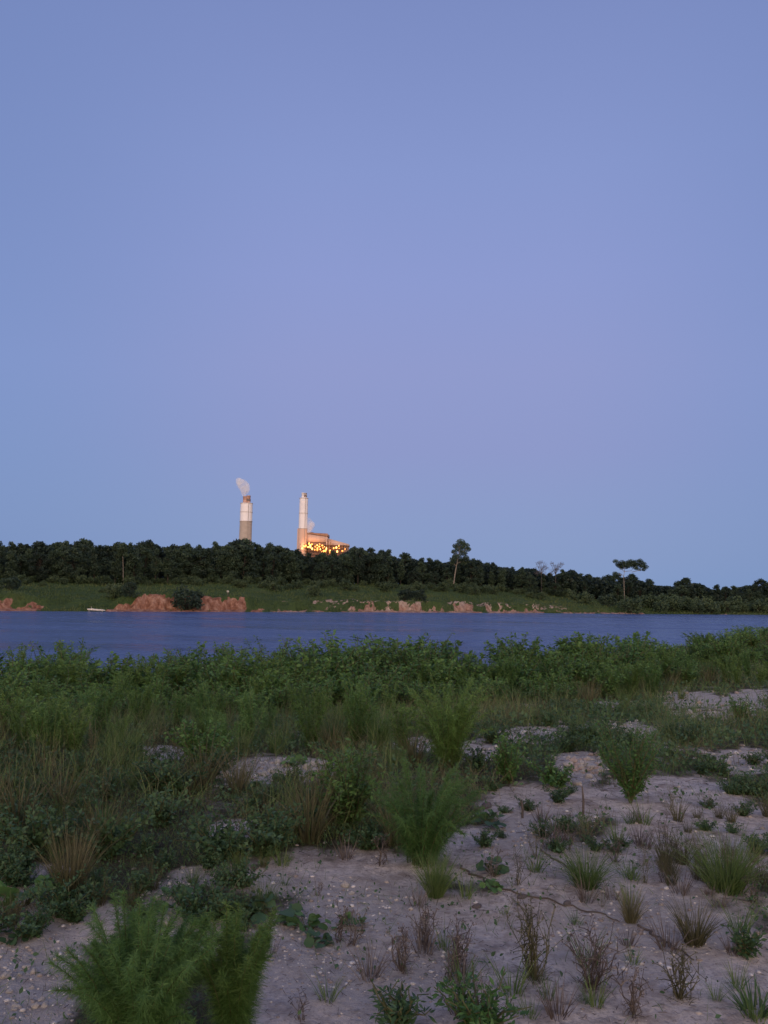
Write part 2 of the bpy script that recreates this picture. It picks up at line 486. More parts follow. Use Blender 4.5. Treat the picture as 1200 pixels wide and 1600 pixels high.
def build_far():
    x0 = np.concatenate([np.linspace(-420, -135, 120)[:-1], np.linspace(-135, 180, 900), np.linspace(180, 520, 120)[1:]])
    s = np.concatenate([np.arange(-5, 14, .25), np.arange(14, 84, 1.3), np.geomspace(84, 5200, 40)])
    S, X0 = np.meshgrid(s, x0, indexing='ij')
    Z = far_h(X0, S)
    X = X0 * (1 + np.maximum(S - 84, 0) / 260)
    Y = shore(X0) + S
    P = np.stack([X, Y, Z], -1).reshape(-1, 3)
    cl = clay(X0)
    er = fbm(X0 * .5, S * .5, 51, 4)
    ec = fbm(X0 * .22, S * .22, 52, 3)
        # broken line of small pale scarps half-way up the slope
    sc = sm((ec - .42) / .06) * np.exp(-((S - 10 - 9 * (er - .5)) / 2.0) ** 2) * sm((fbm(X0 * 1.2, S * .8, 56, 2) - .42) / .1) * sm((X0 - float(px2x(395))) / 4) * sm((float(px2x(900)) - X0) / 6)
    mask = np.clip(np.maximum(farmask(X0, S), sc * .9), 0, 1)
    palem = np.clip(sc + fbm(X0 * .6, S * .6, 53, 3) * sm((X0 - float(px2x(400))) / 10) * .8, 0, 1)
    nr, nc = len(s), len(x0)
    idx = np.arange(nr * nc).reshape(nr, nc)
    q = np.stack([idx[:-1, :-1], idx[:-1, 1:], idx[1:, 1:], idx[1:, :-1]], -1).reshape(-1, 4)
    m, nt, b = mat_new('far_bank_soil_and_grass')
    co = coords(nt)
    n1 = noise(nt, co, .08, 5, .6); n2 = noise(nt, co, .9, 5, .65)
    nv = noise(nt, coords(nt, (1, 1, .25)), .9, 6, .7)
    grass = ramp(nt, n1, [(0.3, (.042, .075, .026)), (0.55, (.07, .11, .036)), (0.75, (.11, .13, .05))])
    grass = mixc(nt, mathn(nt, 'MULTIPLY', n2, .6), grass, (.035, .05, .022))
    cly = ramp(nt, nv, [(0.3, (.09, .042, .028)), (0.46, (.235, .112, .075)), (0.7, (.43, .275, .205))])
    ple = ramp(nt, nv, [(0.3, (.2, .13, .095)), (0.65, (.48, .38, .31))])
    cly = mixc(nt, attrn(nt, 'pale'), cly, ple)
    mk = ramp(nt, mathn(nt, 'ADD', attrn(nt, 'clay'), mathn(nt, 'MULTIPLY', mathn(nt, 'SUBTRACT', n2, .5), .5)), [(0.35, (0, 0, 0)), (0.55, (1, 1, 1))])
    col = mixc(nt, mk, grass, cly)
    nt.links.new(col, b.inputs['Base Color'])
    b.inputs['Roughness'].default_value = .95; b.inputs['Specular IOR Level'].default_value = .1
    bump(nt, b, n2, .8, .5)
    mb = MB(); mb.add(P, q)
    me = mb.mesh('far_bank', m, True)
    attr(me, 'clay', mask.ravel()); attr(me, 'pale', palem.ravel())
    tag(link('far_bank', me), kind='structure')
    # long grass on the slope: uncountable
    n = 42000
    gx = rng.uniform(-135, 180, n); gs = .8 + 66 * rng.random(n) ** 1.5
    keep = (farmask(gx, gs) < .32 + rng.random(n) * .12) & (fbm(gx * .3, gs * .3, 61, 3) > .36)
    gx, gs = gx[keep], gs[keep]
    z = far_h(gx, gs)
    P = np.stack([gx, shore(gx) + gs, z - .05], -1)
    g = MB()
    patch = fbm(gx * .08, gs * .08, 62, 3)
    tn = np.clip(patch * .9 + rng.normal(0, .16, len(P)), 0, 1)
    strips(g, P, rdir(len(P), 2.5), .3 + .55 * rng.random(len(P)) * (.5 + patch), .22, rdir(len(P)) * .3, 1, tn, .3)
    mg = leaf_mat('bank_grass', (.042, .075, .024), (.075, .12, .036), (.12, .145, .055))
    tag(link('bank_grass', g.mesh('bank_grass', mg)), 'long rough grass covering the slope of the far bank', 'grass', kind='stuff')
build_far()

# ------------------------------------------------------------------ trees
def make_tree(kind, seed, H=12.0, fat=1.0):
    global rng
    keep, rng = rng, np.random.default_rng(seed)
    tr, cr = MB(), MB()
    lean = rng.normal(0, .03, 2)
    ts = np.linspace(0, 1, 7)
    top = .93 if kind != 'broad' else .7
    path = np.stack([lean[0] * H * ts ** 2, lean[1] * H * ts ** 2, H * top * ts], -1)
    tube(tr, path, np.linspace(.22, .05, 7) * H / 12, 6)
    if kind == 'pine': c0, c1, rmax, nc, rc, fs = .26, .98, 2.3, 34, (.7, 1.25), .34
    elif kind == 'tall': c0, c1, rmax, nc, rc, fs = .5, .98, 2.0, 20, (.6, 1.1), .34
    else: c0, c1, rmax, nc, rc, fs = .06, .95, 3.6, 44, (.8, 1.5), .4
    rmax *= fat; nc = int(nc * fat)
    for k in range(nc):
        h = c0 + (c1 - c0) * ((k + rng.random()) / nc)
        u = (h - c0) / (c1 - c0)
        prof = (1 - u) ** .55 * min(1, .45 + 1.6 * u) if kind != 'broad' else math.sin(math.pi * min(1, .16 + .84 * u)) ** .6
        r = rmax * prof * (.25 + .75 * rng.random() ** .6)
        a = rng.random() * 2 * math.pi
        sp = np.array([np.interp(h, ts * top, path[:, i]) for i in range(3)]); sp[2] = min(h, top) * H
        cc = np.array([sp[0] + r * math.cos(a), sp[1] + r * math.sin(a), h * H])
        if r > .4:
            lp = np.stack([sp - np.array([0, 0, .5]), (sp + cc) / 2 + np.array([0, 0, .15]), cc])
            tube(tr, lp, [.07, .05, .02], 4)
        R_ = rng.uniform(*rc) * 1.2 * (.75 + .35 * (1 - u))
        n = int(55 * (R_ / .9) ** 2)
        d = rdir(n) * (R_ * rng.random(n) ** .45)[:, None]
        d[:, 2] *= .72
        base_t = rng.uniform(.2, .8)
        quadscatter(cr, cc + d, fs * rng.uniform(.7, 1.4, n), np.clip(base_t + rng.normal(0, .14, n), 0, 1), .5)
    rng = keep
    bark = M_BARK
    return [('trunk', tr.mesh('trunk', bark, True)), ('crown', cr.mesh('crown', M_TREE))]

PINES = [make_tree('pine', 100 + i, 12.0, (.75, 1.0, 1.2, .9, 1.4)[i]) for i in range(5)]
TALLS = [make_tree('tall', 200 + i) for i in range(3)]
BROADS = [make_tree('broad', 300 + i, 12.0, (.8, 1.0, 1.35, 1.1, 1.6)[i]) for i in range(5)]

def make_bush(seed, H=3.0, mat=M_TREE2):
    global rng
    keep, rng = rng, np.random.default_rng(seed)
    st, fo = MB(), MB()
    for k in range(16):
        a = rng.random() * 6.28; r = 1.5 * rng.random() ** .5
        h = H * (.3 + .55 * rng.random()) * (1 - .35 * (r / 1.5) ** 2)
        c = np.array([r * math.cos(a), r * math.sin(a), h])
        tube(st, [(0, 0, 0), (c[0] * .4, c[1] * .4, h * .5), c], [.05, .04, .015], 4)
        R_ = rng.uniform(.45, .8); n = 75
        d = rdir(n) * (R_ * rng.random(n) ** .45)[:, None]
        quadscatter(fo, c + d, .2 * rng.uniform(.7, 1.5, n), np.clip(rng.uniform(.25, .75) + rng.normal(0, .14, n), 0, 1), .5)
    n = 160
    a = rng.random(n) * 6.28; r = 1.5 * rng.random(n) ** .5
    quadscatter(fo, np.stack([r * np.cos(a), r * np.sin(a), rng.random(n) * H * .35], -1), .24, np.clip(rng.normal(.4, .15, n), 0, 1), .4)
    rng = keep
    return [('stem', st.mesh('stem', M_BARK, True)), ('foliage', fo.mesh('foliage', mat))]
BUSHES = [make_bush(400 + i) for i in range(4)]
DARKBUSH = [make_bush(420 + i, 3.0, M_TREE) for i in range(2)]

SKYX = [-120, 0, 60, 120, 160, 190, 250, 300, 340, 372, 385, 402, 432, 452, 468, 480, 505, 535, 550, 565, 600, 625, 660, 690, 712, 740, 770, 800, 830, 846, 876, 884, 905, 930, 955, 985, 1010, 1035, 1060, 1080, 1096, 1106, 1125, 1150, 1170, 1200, 1300]
SKYY = [846, 845, 848, 842, 851, 848, 846, 848, 849, 848, 842, 852, 847, 854, 855, 862, 865, 862, 850, 853, 862, 868, 871, 874, 868, 868, 879, 884, 881, 893, 892, 882, 894, 897, 901, 896, 906, 911, 908, 902, 914, 919, 913, 908, 909, 908, 906]
def skyline(px): return np.interp(px, SKYX, SKYY)
def row_s(px): return np.interp(px, [0, 700, 900, 1000, 1100, 1200], [66, 66, 58, 44, 34, 28])

SECT = [(-999, 366, 'dark tree in the level wood left of the concrete chimney', 'trees in the wood left of the concrete chimney'),
        (366, 462, 'dark tree in the wood between the two chimneys', 'trees between the two chimneys'),
        (462, 546, 'dark low-topped tree in front of the lit power plant', 'trees in front of the power plant'),
        (546, 700, 'dark tree in the sloping treeline between the power plant and the lone tall pine', 'trees between the plant and the tall pine'),
        (700, 850, 'dark tree just right of the tall pine with the bare pale trunk', 'trees right of the tall pine'),
        (850, 965, 'dark tree between the grey bare trees and the flat-topped pine', 'trees left of the flat-topped pine'),
        (965, 9999, 'low dark tree on the far shore right of the flat-topped pine', 'trees right of the flat-topped pine')]
def sect(px):
    for a, b, l, g in SECT:
        if a <= px < b: return l, g

def plant_tree(px, s, top_y, protos, wide=1.0):
    p = far_at(px, s)
    d = ray(px, top_y)
    zt = EYE + d[2] * p[1] / d[1]
    h = max(zt - p[2], 3.0) * (1 + .12 * float(vnoise(np.array([px * .035]), np.array([s * .01]), 77)[0] - .5))
    pr = random.choice(protos)
    l, g = sect(px)
    sc = h / 11.9
    wz = max(sc, .55) * wide * random.uniform(.9, 1.15)
    inst('pine_tree' if protos is not BROADS else 'broadleaf_tree', pr, (p[0], p[1], p[2] - .1), random.uniform(0, 6.28), (wz, wz, sc), l, 'tree', g)

px = -70.0
while px < 1270:                                  # back row makes the skyline
    kind = random.choice([PINES, PINES, TALLS, BROADS]) if px < 640 else random.choice([PINES, BROADS, BROADS])
    if 1086 < px < 1112: kind = BROADS
    plant_tree(px, row_s(px) + random.uniform(10, 22), skyline(px) + random.uniform(-4, 7), kind, 1.0 if px < 900 else 1.1)
    px += random.uniform(11, 17)
px = -65.0
while px < 1270:                                  # front row, lower
    kind = random.choice([BROADS, BROADS, BROADS, PINES]) if px < 640 else random.choice([BROADS, BROADS, PINES])
    if abs(px - 192) > 11: plant_tree(px, row_s(px) + random.uniform(-4, 6), skyline(px) + random.uniform(4, 20), kind, .95)
    px += random.uniform(13, 21)

def far_wood():
    mb = MB()
    n = 150000
    pxs = rng.uniform(-160, 1360, n)
    x = px2x(pxs); s = np.interp(pxs, [0, 700, 1000, 1200], [98, 98, 76, 64]) + rng.uniform(-18, 26, n)
    # stretch outward with distance so that columns keep their bearing
    y = shore(x) + s
    X = x * (y / shore(x))
    gz = far_h(x, s)
    d0 = np.array([ray(p, t)[2] / ray(p, t)[1] for p, t in zip(np.linspace(-160, 1360, 153), skyline(np.linspace(-160, 1360, 153)) + 5)])
    zt = EYE + np.interp(pxs, np.linspace(-160, 1360, 153), d0) * y - 1.3 * vnoise(pxs * .09, pxs * 0, 71)
    z = gz + (zt - gz) * rng.random(n) ** .95
    quadscatter(mb, np.stack([X, y, z], -1), .75 * rng.uniform(.7, 1.5, n), np.clip(.35 * vnoise(pxs * .12, z * .3, 72) + rng.normal(.25, .12, n), 0, 1), .4)
    tag(link('far_wood', mb.mesh('far_wood', M_TREE)), 'depth of the dark wood behind the front trees of the far bank', 'wood', kind='stuff')
far_wood()

def clumps(mb, cs, fs, density=60, flat=.7):
    for c, R_ in cs:
        n = int(density * (R_ / .9) ** 2) + 8
        d = rdir(n) * (R_ * rng.random(n) ** .45)[:, None]; d[:, 2] *= flat
        quadscatter(mb, np.array(c) + d, fs * rng.uniform(.7, 1.4, n), np.clip(rng.uniform(.2, .7) + rng.normal(0, .14, n), 0, 1), .5)

def special_tree(name, px, s, trunk_px, limbs, clump_px, label, bark, fs=.28, r0=.3, mat=M_TREE, density=150):
    """trunk and clumps given as picture points at the tree's own distance; depth jitter gives the crown its thickness"""
    b = far_at(px, s)
    loc = lambda q, dy=0.0: at_depth(q[0], q[1], b[1] + dy) - b
    tr, cr = MB(), MB()
    pts = [loc(q) for q in trunk_px]; pts[0][2] = min(pts[0][2], 0) - .2
    tube(tr, pts, np.linspace(r0, r0 * .35, len(pts)), 8)
    for lm in limbs:
        dy = random.uniform(-1.2, 1.2)
        tube(tr, [loc(lm[0])] + [loc(q, dy) for q in lm[1:]], np.linspace(max(r0 * .5, .1), .05, len(lm)), 5)
    mm = b[1] / F
    clumps(cr, [(loc((q[0], q[1]), random.uniform(-1.3, 1.3)), q[2] * mm * 1.4) for q in clump_px], fs, density)
    inst(name, [('trunk', tr.mesh('trunk', bark, True)), ('crown', cr.mesh('crown', mat))], b, 0, 1, label, 'tree')

special_tree('tall_pine', 708, 60, [(708, 915), (710.5, 900), (713, 885), (716, 870), (719, 852)],
             [[(713, 884), (706, 879)], [(714, 880), (727, 876)], [(716, 868), (708, 862)], [(717, 866), (729, 858)], [(718, 860), (714, 850)]],
             [(720, 847, 5.5), (726, 853, 6), (713, 853, 4.5), (718, 858, 6), (731, 858, 4), (710, 862, 4), (724, 864, 5), (714, 869, 5), (728, 871, 4), (708, 874, 4.5), (720, 874, 5), (706, 879, 3), (731, 876, 4.5), (725, 880, 4)],
             'tall lone pine with bare pale trunk standing above the treeline', M_PALEBARK, .26, .26)
special_tree('flat_topped_pine', 975, 26, [(976, 925), (975, 912), (974.5, 900), (976, 893)],
             [[(975, 899), (966, 897), (961, 897)], [(976, 894), (968, 886), (963, 880)], [(976, 893), (986, 892), (991, 886)], [(976, 893), (975, 887), (974, 881)], [(987, 894), (1000, 891), (1007, 887)]],
             [(962, 877, 3.6), (966, 882, 3.8), (972, 879, 4.2), (979, 880, 4.6), (986, 878, 4.6), (993, 879, 4.6), (1000, 877, 4.2), (1005, 881, 4), (1009, 886, 3.6), (1006, 890, 2.6), (983, 884, 4), (991, 885, 4), (971, 887, 3.2), (961, 896, 3.4), (967, 898, 3.2), (999, 890, 2.4), (978, 886, 3.4), (968, 884, 4), (984, 881, 4.5), (997, 883, 4), (1004, 885, 4), (975, 883, 4), (989, 881, 4.5), (994, 888, 3)],
             'flat-topped pine with umbrella-shaped crown on thin trunk near right shore', M_PALEBARK, .22, .15, density=170)
special_tree('pine_tree', 192, 60, [(193, 905), (192.5, 890), (192, 872), (192, 855)], [[(192, 872), (187, 866)], [(192, 868), (197, 862)]],
             [(192, 852, 4.5), (189, 857, 4.5), (196, 858, 4.5), (191, 863, 5), (187, 867, 3.5), (197, 867, 3.5)],
             'pine whose pale bare trunk shows against the dark left wood', M_PALEBARK, .34, .13)
for pxx, tw in ((846, 'left'), (868, 'right')):
    limbs = [[(pxx, 898), (pxx - 5 + k * 2.5, 886), (pxx - 9 + k * 4.5 + random.uniform(-1, 1), 879 + random.uniform(-2, 3))] for k in range(5)]
    limbs += [[(pxx, 892), (pxx + k, 884), (pxx + 1.6 * k, 879)] for k in (-2, 3, 5)]
    special_tree('sparse_tree', pxx, 62, [(pxx, 918), (pxx, 900), (pxx + .5, 884)], limbs,
                 [(pxx + random.uniform(-10, 10), 888 + random.uniform(-11, 10), random.uniform(1.8, 3.6)) for _ in range(16)],
                 'thin greyish nearly bare tree, the %s of a pair showing sky between its twigs' % tw, M_BARE, .17, .11, M_BARE, 34)

# shrubs of the far bank
spots = [(192, 64, 1.25, 'B', 'green shrub at the foot of the pine with the pale trunk in the left wood'),
         (205, 10, 1.5, 'D', 'dark round shrub at the left end of the red clay cliff'),
         (290, 5.5, 2.3, 'D', 'big dark shrub hanging in a gap of the red clay cliff'),
         (632, 14, 1.6, 'D', 'dark shrub on the grassy slope above the pale clay, left of a close pair'),
         (655, 13, 1.5, 'D', 'dark shrub on the grassy slope above the pale clay, right of a close pair'),
         (178, 14, 1.6, 'B', 'green shrub on the slope just left of the red clay cliff'),
         (15, 26, 1.5, 'D', 'dark shrub at the far left of the grassy terrace'),
         (490, 30, 1.4, 'B', 'rounded green shrub on the terrace below the lit power plant'),
         (430, 40, 1.4, 'B', 'green shrub on the terrace under the gap between the chimneys'),
         (740, 40, 1.5, 'B', 'green shrub on the slope right of the tall pine'),
         (915, 24, 1.6, 'B', 'green shrub left of the flat-topped pine, on the slope'),
         (977, 19, 1.5, 'B', 'green shrub hiding the foot of the flat-topped pine'),
         (948, 16, 1.8, 'D', 'dark shrub on the shore left of the flat-topped pine')]
for px_, s_, sc_, k_, lab in spots:
    p = far_at(px_, s_)
    inst('shrub', random.choice(DARKBUSH if k_ == 'D' else BUSHES), (p[0], p[1], p[2] - .2), random.uniform(0, 6.28), sc_ * random.uniform(.9, 1.1), lab, 'shrub')
for a, b, step, s0, s1, sc0, lab, grp in ((-60, 185, 26, 28, 58, .8, 'small green shrub on the grassy terrace left of the red cliff', 'shrubs on the left terrace'),
                                     (-60, 310, 9, 56, 66, 1.0, 'low green shrub along the foot of the left wood behind the grassy terrace', 'shrubs at the foot of the left wood'),
                                     (310, 900, 11, 38, 66, 1.15, 'low green shrub along the foot of the wood above the pale clay bank', 'shrubs at the foot of the wood'),
                                     (985, 1265, 9, 3, 22, 1.9, 'green shrub crowding the right end of the far shore', 'shrubs on the right far shore')):
    q = a
    while q < b:
        p = far_at(q, random.uniform(s0, s1))
        inst('shrub', random.choice(BUSHES), (p[0], p[1], p[2] - .3), random.uniform(0, 6.28), sc0 * random.uniform(.7, 1.3), lab, 'shrub', grp)
        q += step * random.uniform(.7, 1.3)

# pale log at the waterline and a small white marker
def log():
    b = far_at(150, .2); b[2] = WZ
    body, br = MB(), MB()
    tube(body, [(-2.2, 0, .55), (-1, .1, .5), (.4, 0, .42), (1.6, -.1, .4), (2.3, 0, .36)], [.2, .26, .24, .2, .1], 8)
    tube(br, [(-1, .1, .5), (-1.3, .2, .95), (-1.35, .2, 1.3)], [.08, .06, .03], 5)
    tube(br, [(.9, 0, .42), (1.2, -.2, .7)], [.08, .04], 5)
    tube(br, [(-1.8, 0, .5), (-1.8, .1, -.4)], [.14, .1], 6)
    tube(br, [(1.5, 0, .4), (1.6, .1, -.4)], [.12, .08], 6)
    inst('driftwood_log', [('trunk', body.mesh('trunk', M_DRIFT, True)), ('branch', br.mesh('branch', M_DRIFT, True))], b, 0, 1, 'bleached pale log lying at the waterline below the left green bank', 'log')
log()
def marker():
    b = far_at(356, 20)
    po, pl = MB(), MB()
    tube(po, [(0, 0, -.2), (0, 0, 1.3)], .14, 6)
    bx = np.array([(x, y, z) for x in (-.3, .3) for y in (-.1, -.06) for z in (.75, 1.3)])
    pl.add(bx, [(0, 1, 3, 2), (4, 6, 7, 5), (0, 4, 5, 1), (2, 3, 7, 6), (1, 5, 7, 3), (0, 2, 6, 4)])
    wm, nt, bb = mat_new('white_paint'); bb.inputs['Base Color'].default_value = (.7, .7, .66, 1)
    inst('marker_post', [('post', po.mesh('post', M_WOOD, True)), ('panel', pl.mesh('panel', wm))], b, 0, 1, 'small white marker on the grass above the red clay cliff', 'marker')
marker()

# ------------------------------------------------------------------ power plant
PD = 1320.0
def ppt(px, py, dy=0.0): return at_depth(px, py, PD + dy)
PM = PD / F
def lathe(mb, prof, n=32, tone=.5):
    ang = np.linspace(0, 2 * math.pi, n, endpoint=False)
    v = np.array([(r * math.cos(a), r * math.sin(a), z) for r, z in prof for a in ang])
    q = [(i * n + j, i * n + (j + 1) % n, (i + 1) * n + (j + 1) % n, (i + 1) * n + j) for i in range(len(prof) - 1) for j in range(n)]
    mb.add(v, q, tone=tone)
def box(mb, x0, x1, y0, y1, z0, z1, ztr=None):
    z1r = z1 if ztr is None else ztr
    v = [(x0, y0, z0), (x1, y0, z0), (x1, y1, z0), (x0, y1, z0), (x0, y0, z1), (x1, y0, z1r), (x1, y1, z1r), (x0, y1, z1)]
    mb.add(v, [(0, 3, 2, 1), (4, 5, 6, 7), (0, 1, 5, 4), (1, 2, 6, 5), (2, 3, 7, 6), (3, 0, 4, 7)])

M_CONC = solid_mat('bare_concrete', (.27, .24, .22), (.36, .325, .30), .08, .9, stretch=(1, 1, 3))
M_WHITE = solid_mat('white_chimney_paint', (.55, .56, .61), (.65, .655, .70), .05, .7)
M_FLUE = solid_mat('rusty_flue_steel', (.30, .17, .13), (.48, .33, .29), .25, .6)
M_FLUE2 = solid_mat('grey_flue_steel', (.28, .25, .25), (.55, .5, .5), .25, .5)
M_BAND = solid_mat('dark_band', (.10, .08, .08), (.16, .13, .13), .3, .6)
M_CLAD = solid_mat('tan_cladding', (.44, .30, .24), (.56, .40, .33), .06, .7, stretch=(3, 1, .4))
M_CLAD2 = solid_mat('brown_cladding', (.28, .17, .13), (.38, .25, .2), .06, .7, stretch=(3, 1, .4))
M_STRUCT = solid_mat('dark_steelwork', (.07, .04, .03), (.16, .09, .06), .2, .7)

def chimney(name, cx, base_r, top_r, y_top, y_paint, flues, label, cladding):
    base = ppt(cx, 905); base[2] = 2.0
    top = ppt(cx, y_top)[2] - base[2]; paint = ppt(cx, y_paint)[2] - base[2]
    rr = lambda z: base_r + (top_r - base_r) * z / top
    sh, wh, rim, lad = MB(), MB(), MB(), MB()
    zs = np.linspace(0, paint, 14)
    lathe(sh, [(rr(z), z) for z in zs])
    lathe(wh, [(rr(z) + .06, z) for z in np.linspace(paint, top, 10)] + [(rr(top) * .3, top)])
    for z in (paint * .55, paint, (paint + top) / 2, top - .6):
        lathe(rim, [(rr(z) + .1, z - .5), (rr(z) + .75, z - .5), (rr(z) + .75, z + .1), (rr(z) + .1, z + .1)], 32)
    tube(lad, [(rr(0) * .5, -rr(0) * .9, 0), (rr(top) * .5, -rr(top) * .9, top)], .35, 4)
    parts = [('concrete_shaft', sh.mesh('concrete_shaft', cladding, True)), ('painted_shaft', wh.mesh('painted_shaft', M_WHITE, True)),
             ('platform_ring', rim.mesh('platform_ring', M_CONC)), ('ladder', lad.mesh('ladder', M_CONC))]
    for fx, fr, h, mt, bz in flues:
        f = MB(); lathe(f, [(fr, 0), (fr, h), (fr * 1.08, h), (fr * 1.08, h + .8), (fr * .8, h + .8), (fr * .8, 0)], 20)
        f.v[-1] = f.v[-1] + np.array([fx, 0, top])
        parts.append(('flue', f.mesh('flue', mt, True)))
        if bz:
            g = MB(); lathe(g, [(fr + .1, 0), (fr + .35, 0), (fr + .35, bz), (fr + .1, bz)], 20)
            g.v[-1] = g.v[-1] + np.array([fx, 0, top + h * .25])
            parts.append(('flue_band', g.mesh('flue_band', M_BAND)))
    root = inst(name, parts, base, 0, 1, label, 'chimney')
    fl = [c for c in root.children if c.name.split('.')[0] == 'flue']
    for c in list(root.children):
        if c.name.startswith('flue_band'): c.parent = fl[-1]
    return base, top

b1, t1 = chimney('chimney', 381, 11.0, 9.9, 786, 814.5, [(-2.5, 3.9, 10.5, M_FLUE, 0), (2.9, 3.3, 12.0, M_FLUE, 4.0)],
                 'stout chimney, bare concrete below and white above, steaming at its top', M_CONC)
b2, t2 = chimney('chimney', 471, 8.2, 6.9, 778, 826, [(-1.6, 2.5, 8.0, M_WHITE, 0), (2.2, 2.6, 7.6, M_FLUE2, 2.5)],
                 'slimmer all-white chimney with steel-topped flues beside the lit building', M_CLAD)

def plant():
    o = ppt(465, 905); o[2] = 2.0
    X = lambda px: (px - 465) * PM
    Z = lambda py: ppt(500, py)[2] - o[2]
    wall, low, tower, roof = MB(), MB(), MB(), MB()
    box(wall, X(467), X(509), 0, 55, Z(847), Z(833.5), Z(838.5))
    box(wall, X(509.6), X(543), 6, 50, Z(852), Z(840.5), Z(849))
    box(low, X(468), X(508.5), 5, 54, 0, Z(847.1))
    box(low, X(509.6), X(542), 9, 49, 0, Z(852.1))
    box(tower, X(462.5), X(468.5), -2, 16, 0, Z(826.5))
    box(tower, X(470), X(475), 8, 22, Z(836), Z(831))
    box(roof, X(466.6), X(509.4), -.6, 55.6, Z(833.3), Z(832.5), Z(837.6))
    box(roof, X(478), X(486), 10, 30, Z(835), Z(831.2))
    box(roof, X(495), X(503), 12, 30, Z(838), Z(834.2))
    parts = [('upper_wall', wall.mesh('upper_wall', M_CLAD)), ('lower_wall', low.mesh('lower_wall', M_CLAD2)), ('tower', tower.mesh('tower', M_CLAD)), ('roof', roof.mesh('roof', M_CLAD2))]
    for q, y0, hgt in ((509, -3, 841), (513, -2, 846), (533, 2, 850), (537, 2, 852)):
        g = MB(); tube(g, [(X(q), y0, 0), (X(q), y0, Z(hgt))], .9, 8); parts.append(('pipe', g.mesh('pipe', M_CLAD, True)))
    fr = MB()
    for q in np.linspace(468, 541, 17):
        box(fr, X(q) - .35, X(q) + .35, -7, -6.3, 0, Z(849.5 + .05 * (q - 468)))
    for y_ in (852, 857, 862, 867):
        box(fr, X(468), X(541), -7.3, -7.02, Z(y_), Z(y_) + .6)
        box(fr, X(468), X(541), -6, 4.8, Z(y_) - .3, Z(y_))
    parts.append(('steel_frame', fr.mesh('steel_frame', M_STRUCT)))
    em, nt, b = mat_new('lamp_glow_orange'); b.inputs['Base Color'].default_value = (.8, .5, .2, 1)
    b.inputs['Emission Color'].default_value = (1, .33, .055, 1); b.inputs['Emission Strength'].default_value = 1.7
    em2, nt, b = mat_new('lamp_glow_yellow'); b.inputs['Base Color'].default_value = (.8, .6, .3, 1)
    b.inputs['Emission Color'].default_value = (1, .50, .14, 1); b.inputs['Emission Strength'].default_value = 2.3
    lamps = [(471.5, 856.5), (474.5, 853.5), (477, 852), (480.5, 854), (482, 848.5), (486.5, 849.5), (487, 856.5), (491.5, 853), (491, 858), (494.5, 851), (498.5, 849), (498, 853),
             (499.5, 857), (502.5, 851), (503.5, 855), (506, 853), (507.5, 859.5), (505, 860), (509, 856), (515, 860.5), (520.5, 855), (524.5, 854), (528.5, 851), (529, 855),
             (526, 860), (534, 859), (541, 862), (484, 853), (495, 857), (502, 861), (518, 863), (538, 856)]
    for i, (a, c) in enumerate(lamps):
        g = MB(); r = random.choice([.75, 1.1, 1.5]); h = r * random.choice([1, 1.4, 2.2])
        lathe(g, [(.05, -h)] + [(r * math.cos(t), h * math.sin(t)) for t in np.linspace(-1.2, 1.2, 7)] + [(.05, h)], 10)
        g.v[-1] = g.v[-1] + np.array([X(a), -9.5 + random.uniform(0, 2), Z(c + 1.5)])
        parts.append(('lamp', g.mesh('lamp', em if i % 3 else em2, True)))
    root = inst('power_plant', parts, o, 0, 1, 'tan power plant building with clusters of glowing orange lamps', 'power plant')
    frame = [c for c in root.children if c.name.startswith('steel_frame')][0]
    for c in list(root.children):
        if c.name.startswith('lamp'): c.parent = frame
    for q, c in ((474, 854), (484, 851), (496, 852), (505, 857), (518, 857), (528, 855)):
        L_ = bpy.data.lights.new('lamp_light', 'POINT'); L_.energy = 4500; L_.color = (1, .42, .13); L_.shadow_soft_size = 1.2
        lo = bpy.data.objects.new('lamp_light', L_); C.objects.link(lo); lo.parent = root
        lo.location = (X(q), -13, Z(c))
plant()

def plume(name, pts, dens, label):
    """steam: one lumpy closed skin with an even thin volume"""
    base = ppt(pts[0][0], pts[0][1])
    bm = bmesh.new()
    bmesh.ops.create_icosphere(bm, subdivisions=4, radius=1)
    cs = np.array([ppt(a, c) - base for a, c, r in pts]); rs = np.array([r * PM for a, c, r in pts])
    mid = cs.mean(0)
    for v in bm.verts:
        d = np.array(v.co); d = d / np.linalg.norm(d)
        # support: farthest point along d of the union of balls seen from the middle
        best = 0
        for c, r in zip(cs, rs):
            m_ = c - mid; bq = m_ @ d; disc = bq * bq - (m_ @ m_ - r * r)
            if disc > 0: best = max(best, bq + math.sqrt(disc))
        best *= .88 + .24 * float(fbm(np.array([d[0] * 2.1 + 5]), np.array([d[2] * 2.1 + d[1]]), 91, 3)[0])
        v.co = Vector(mid + d * best)
    for _ in range(3): bmesh.ops.smooth_vert(bm, verts=bm.verts[:], factor=.5, use_axis_x=True, use_axis_y=True, use_axis_z=True)
    me = bpy.data.meshes.new(name); bm.to_mesh(me); bm.free()
    for p in me.polygons: p.use_smooth = True
    m = bpy.data.materials.new('steam'); m.use_nodes = True
    nt = m.node_tree; nt.nodes.remove(nt.nodes['Principled BSDF'])
    v = nt.nodes.new('ShaderNodeVolumePrincipled'); v.inputs['Density'].default_value = dens
    v.inputs['Color'].default_value = (.97, .97, .97, 1)
    v.inputs['Anisotropy'].default_value = 0
    nz = noise(nt, coords(nt), .085, 2, .5, .4)
    nt.links.new(mathn(nt, 'MULTIPLY', mathn(nt, 'MULTIPLY', mathn(nt, 'SUBTRACT', nz, .22, True), 2.6), dens), v.inputs['Density'])
    nt.links.new(v.outputs[0], nt.nodes['Material Output'].inputs['Volume'])
    me.materials.append(m)
    o = link(name, me); o.location = base
    tag(o, label, 'steam')
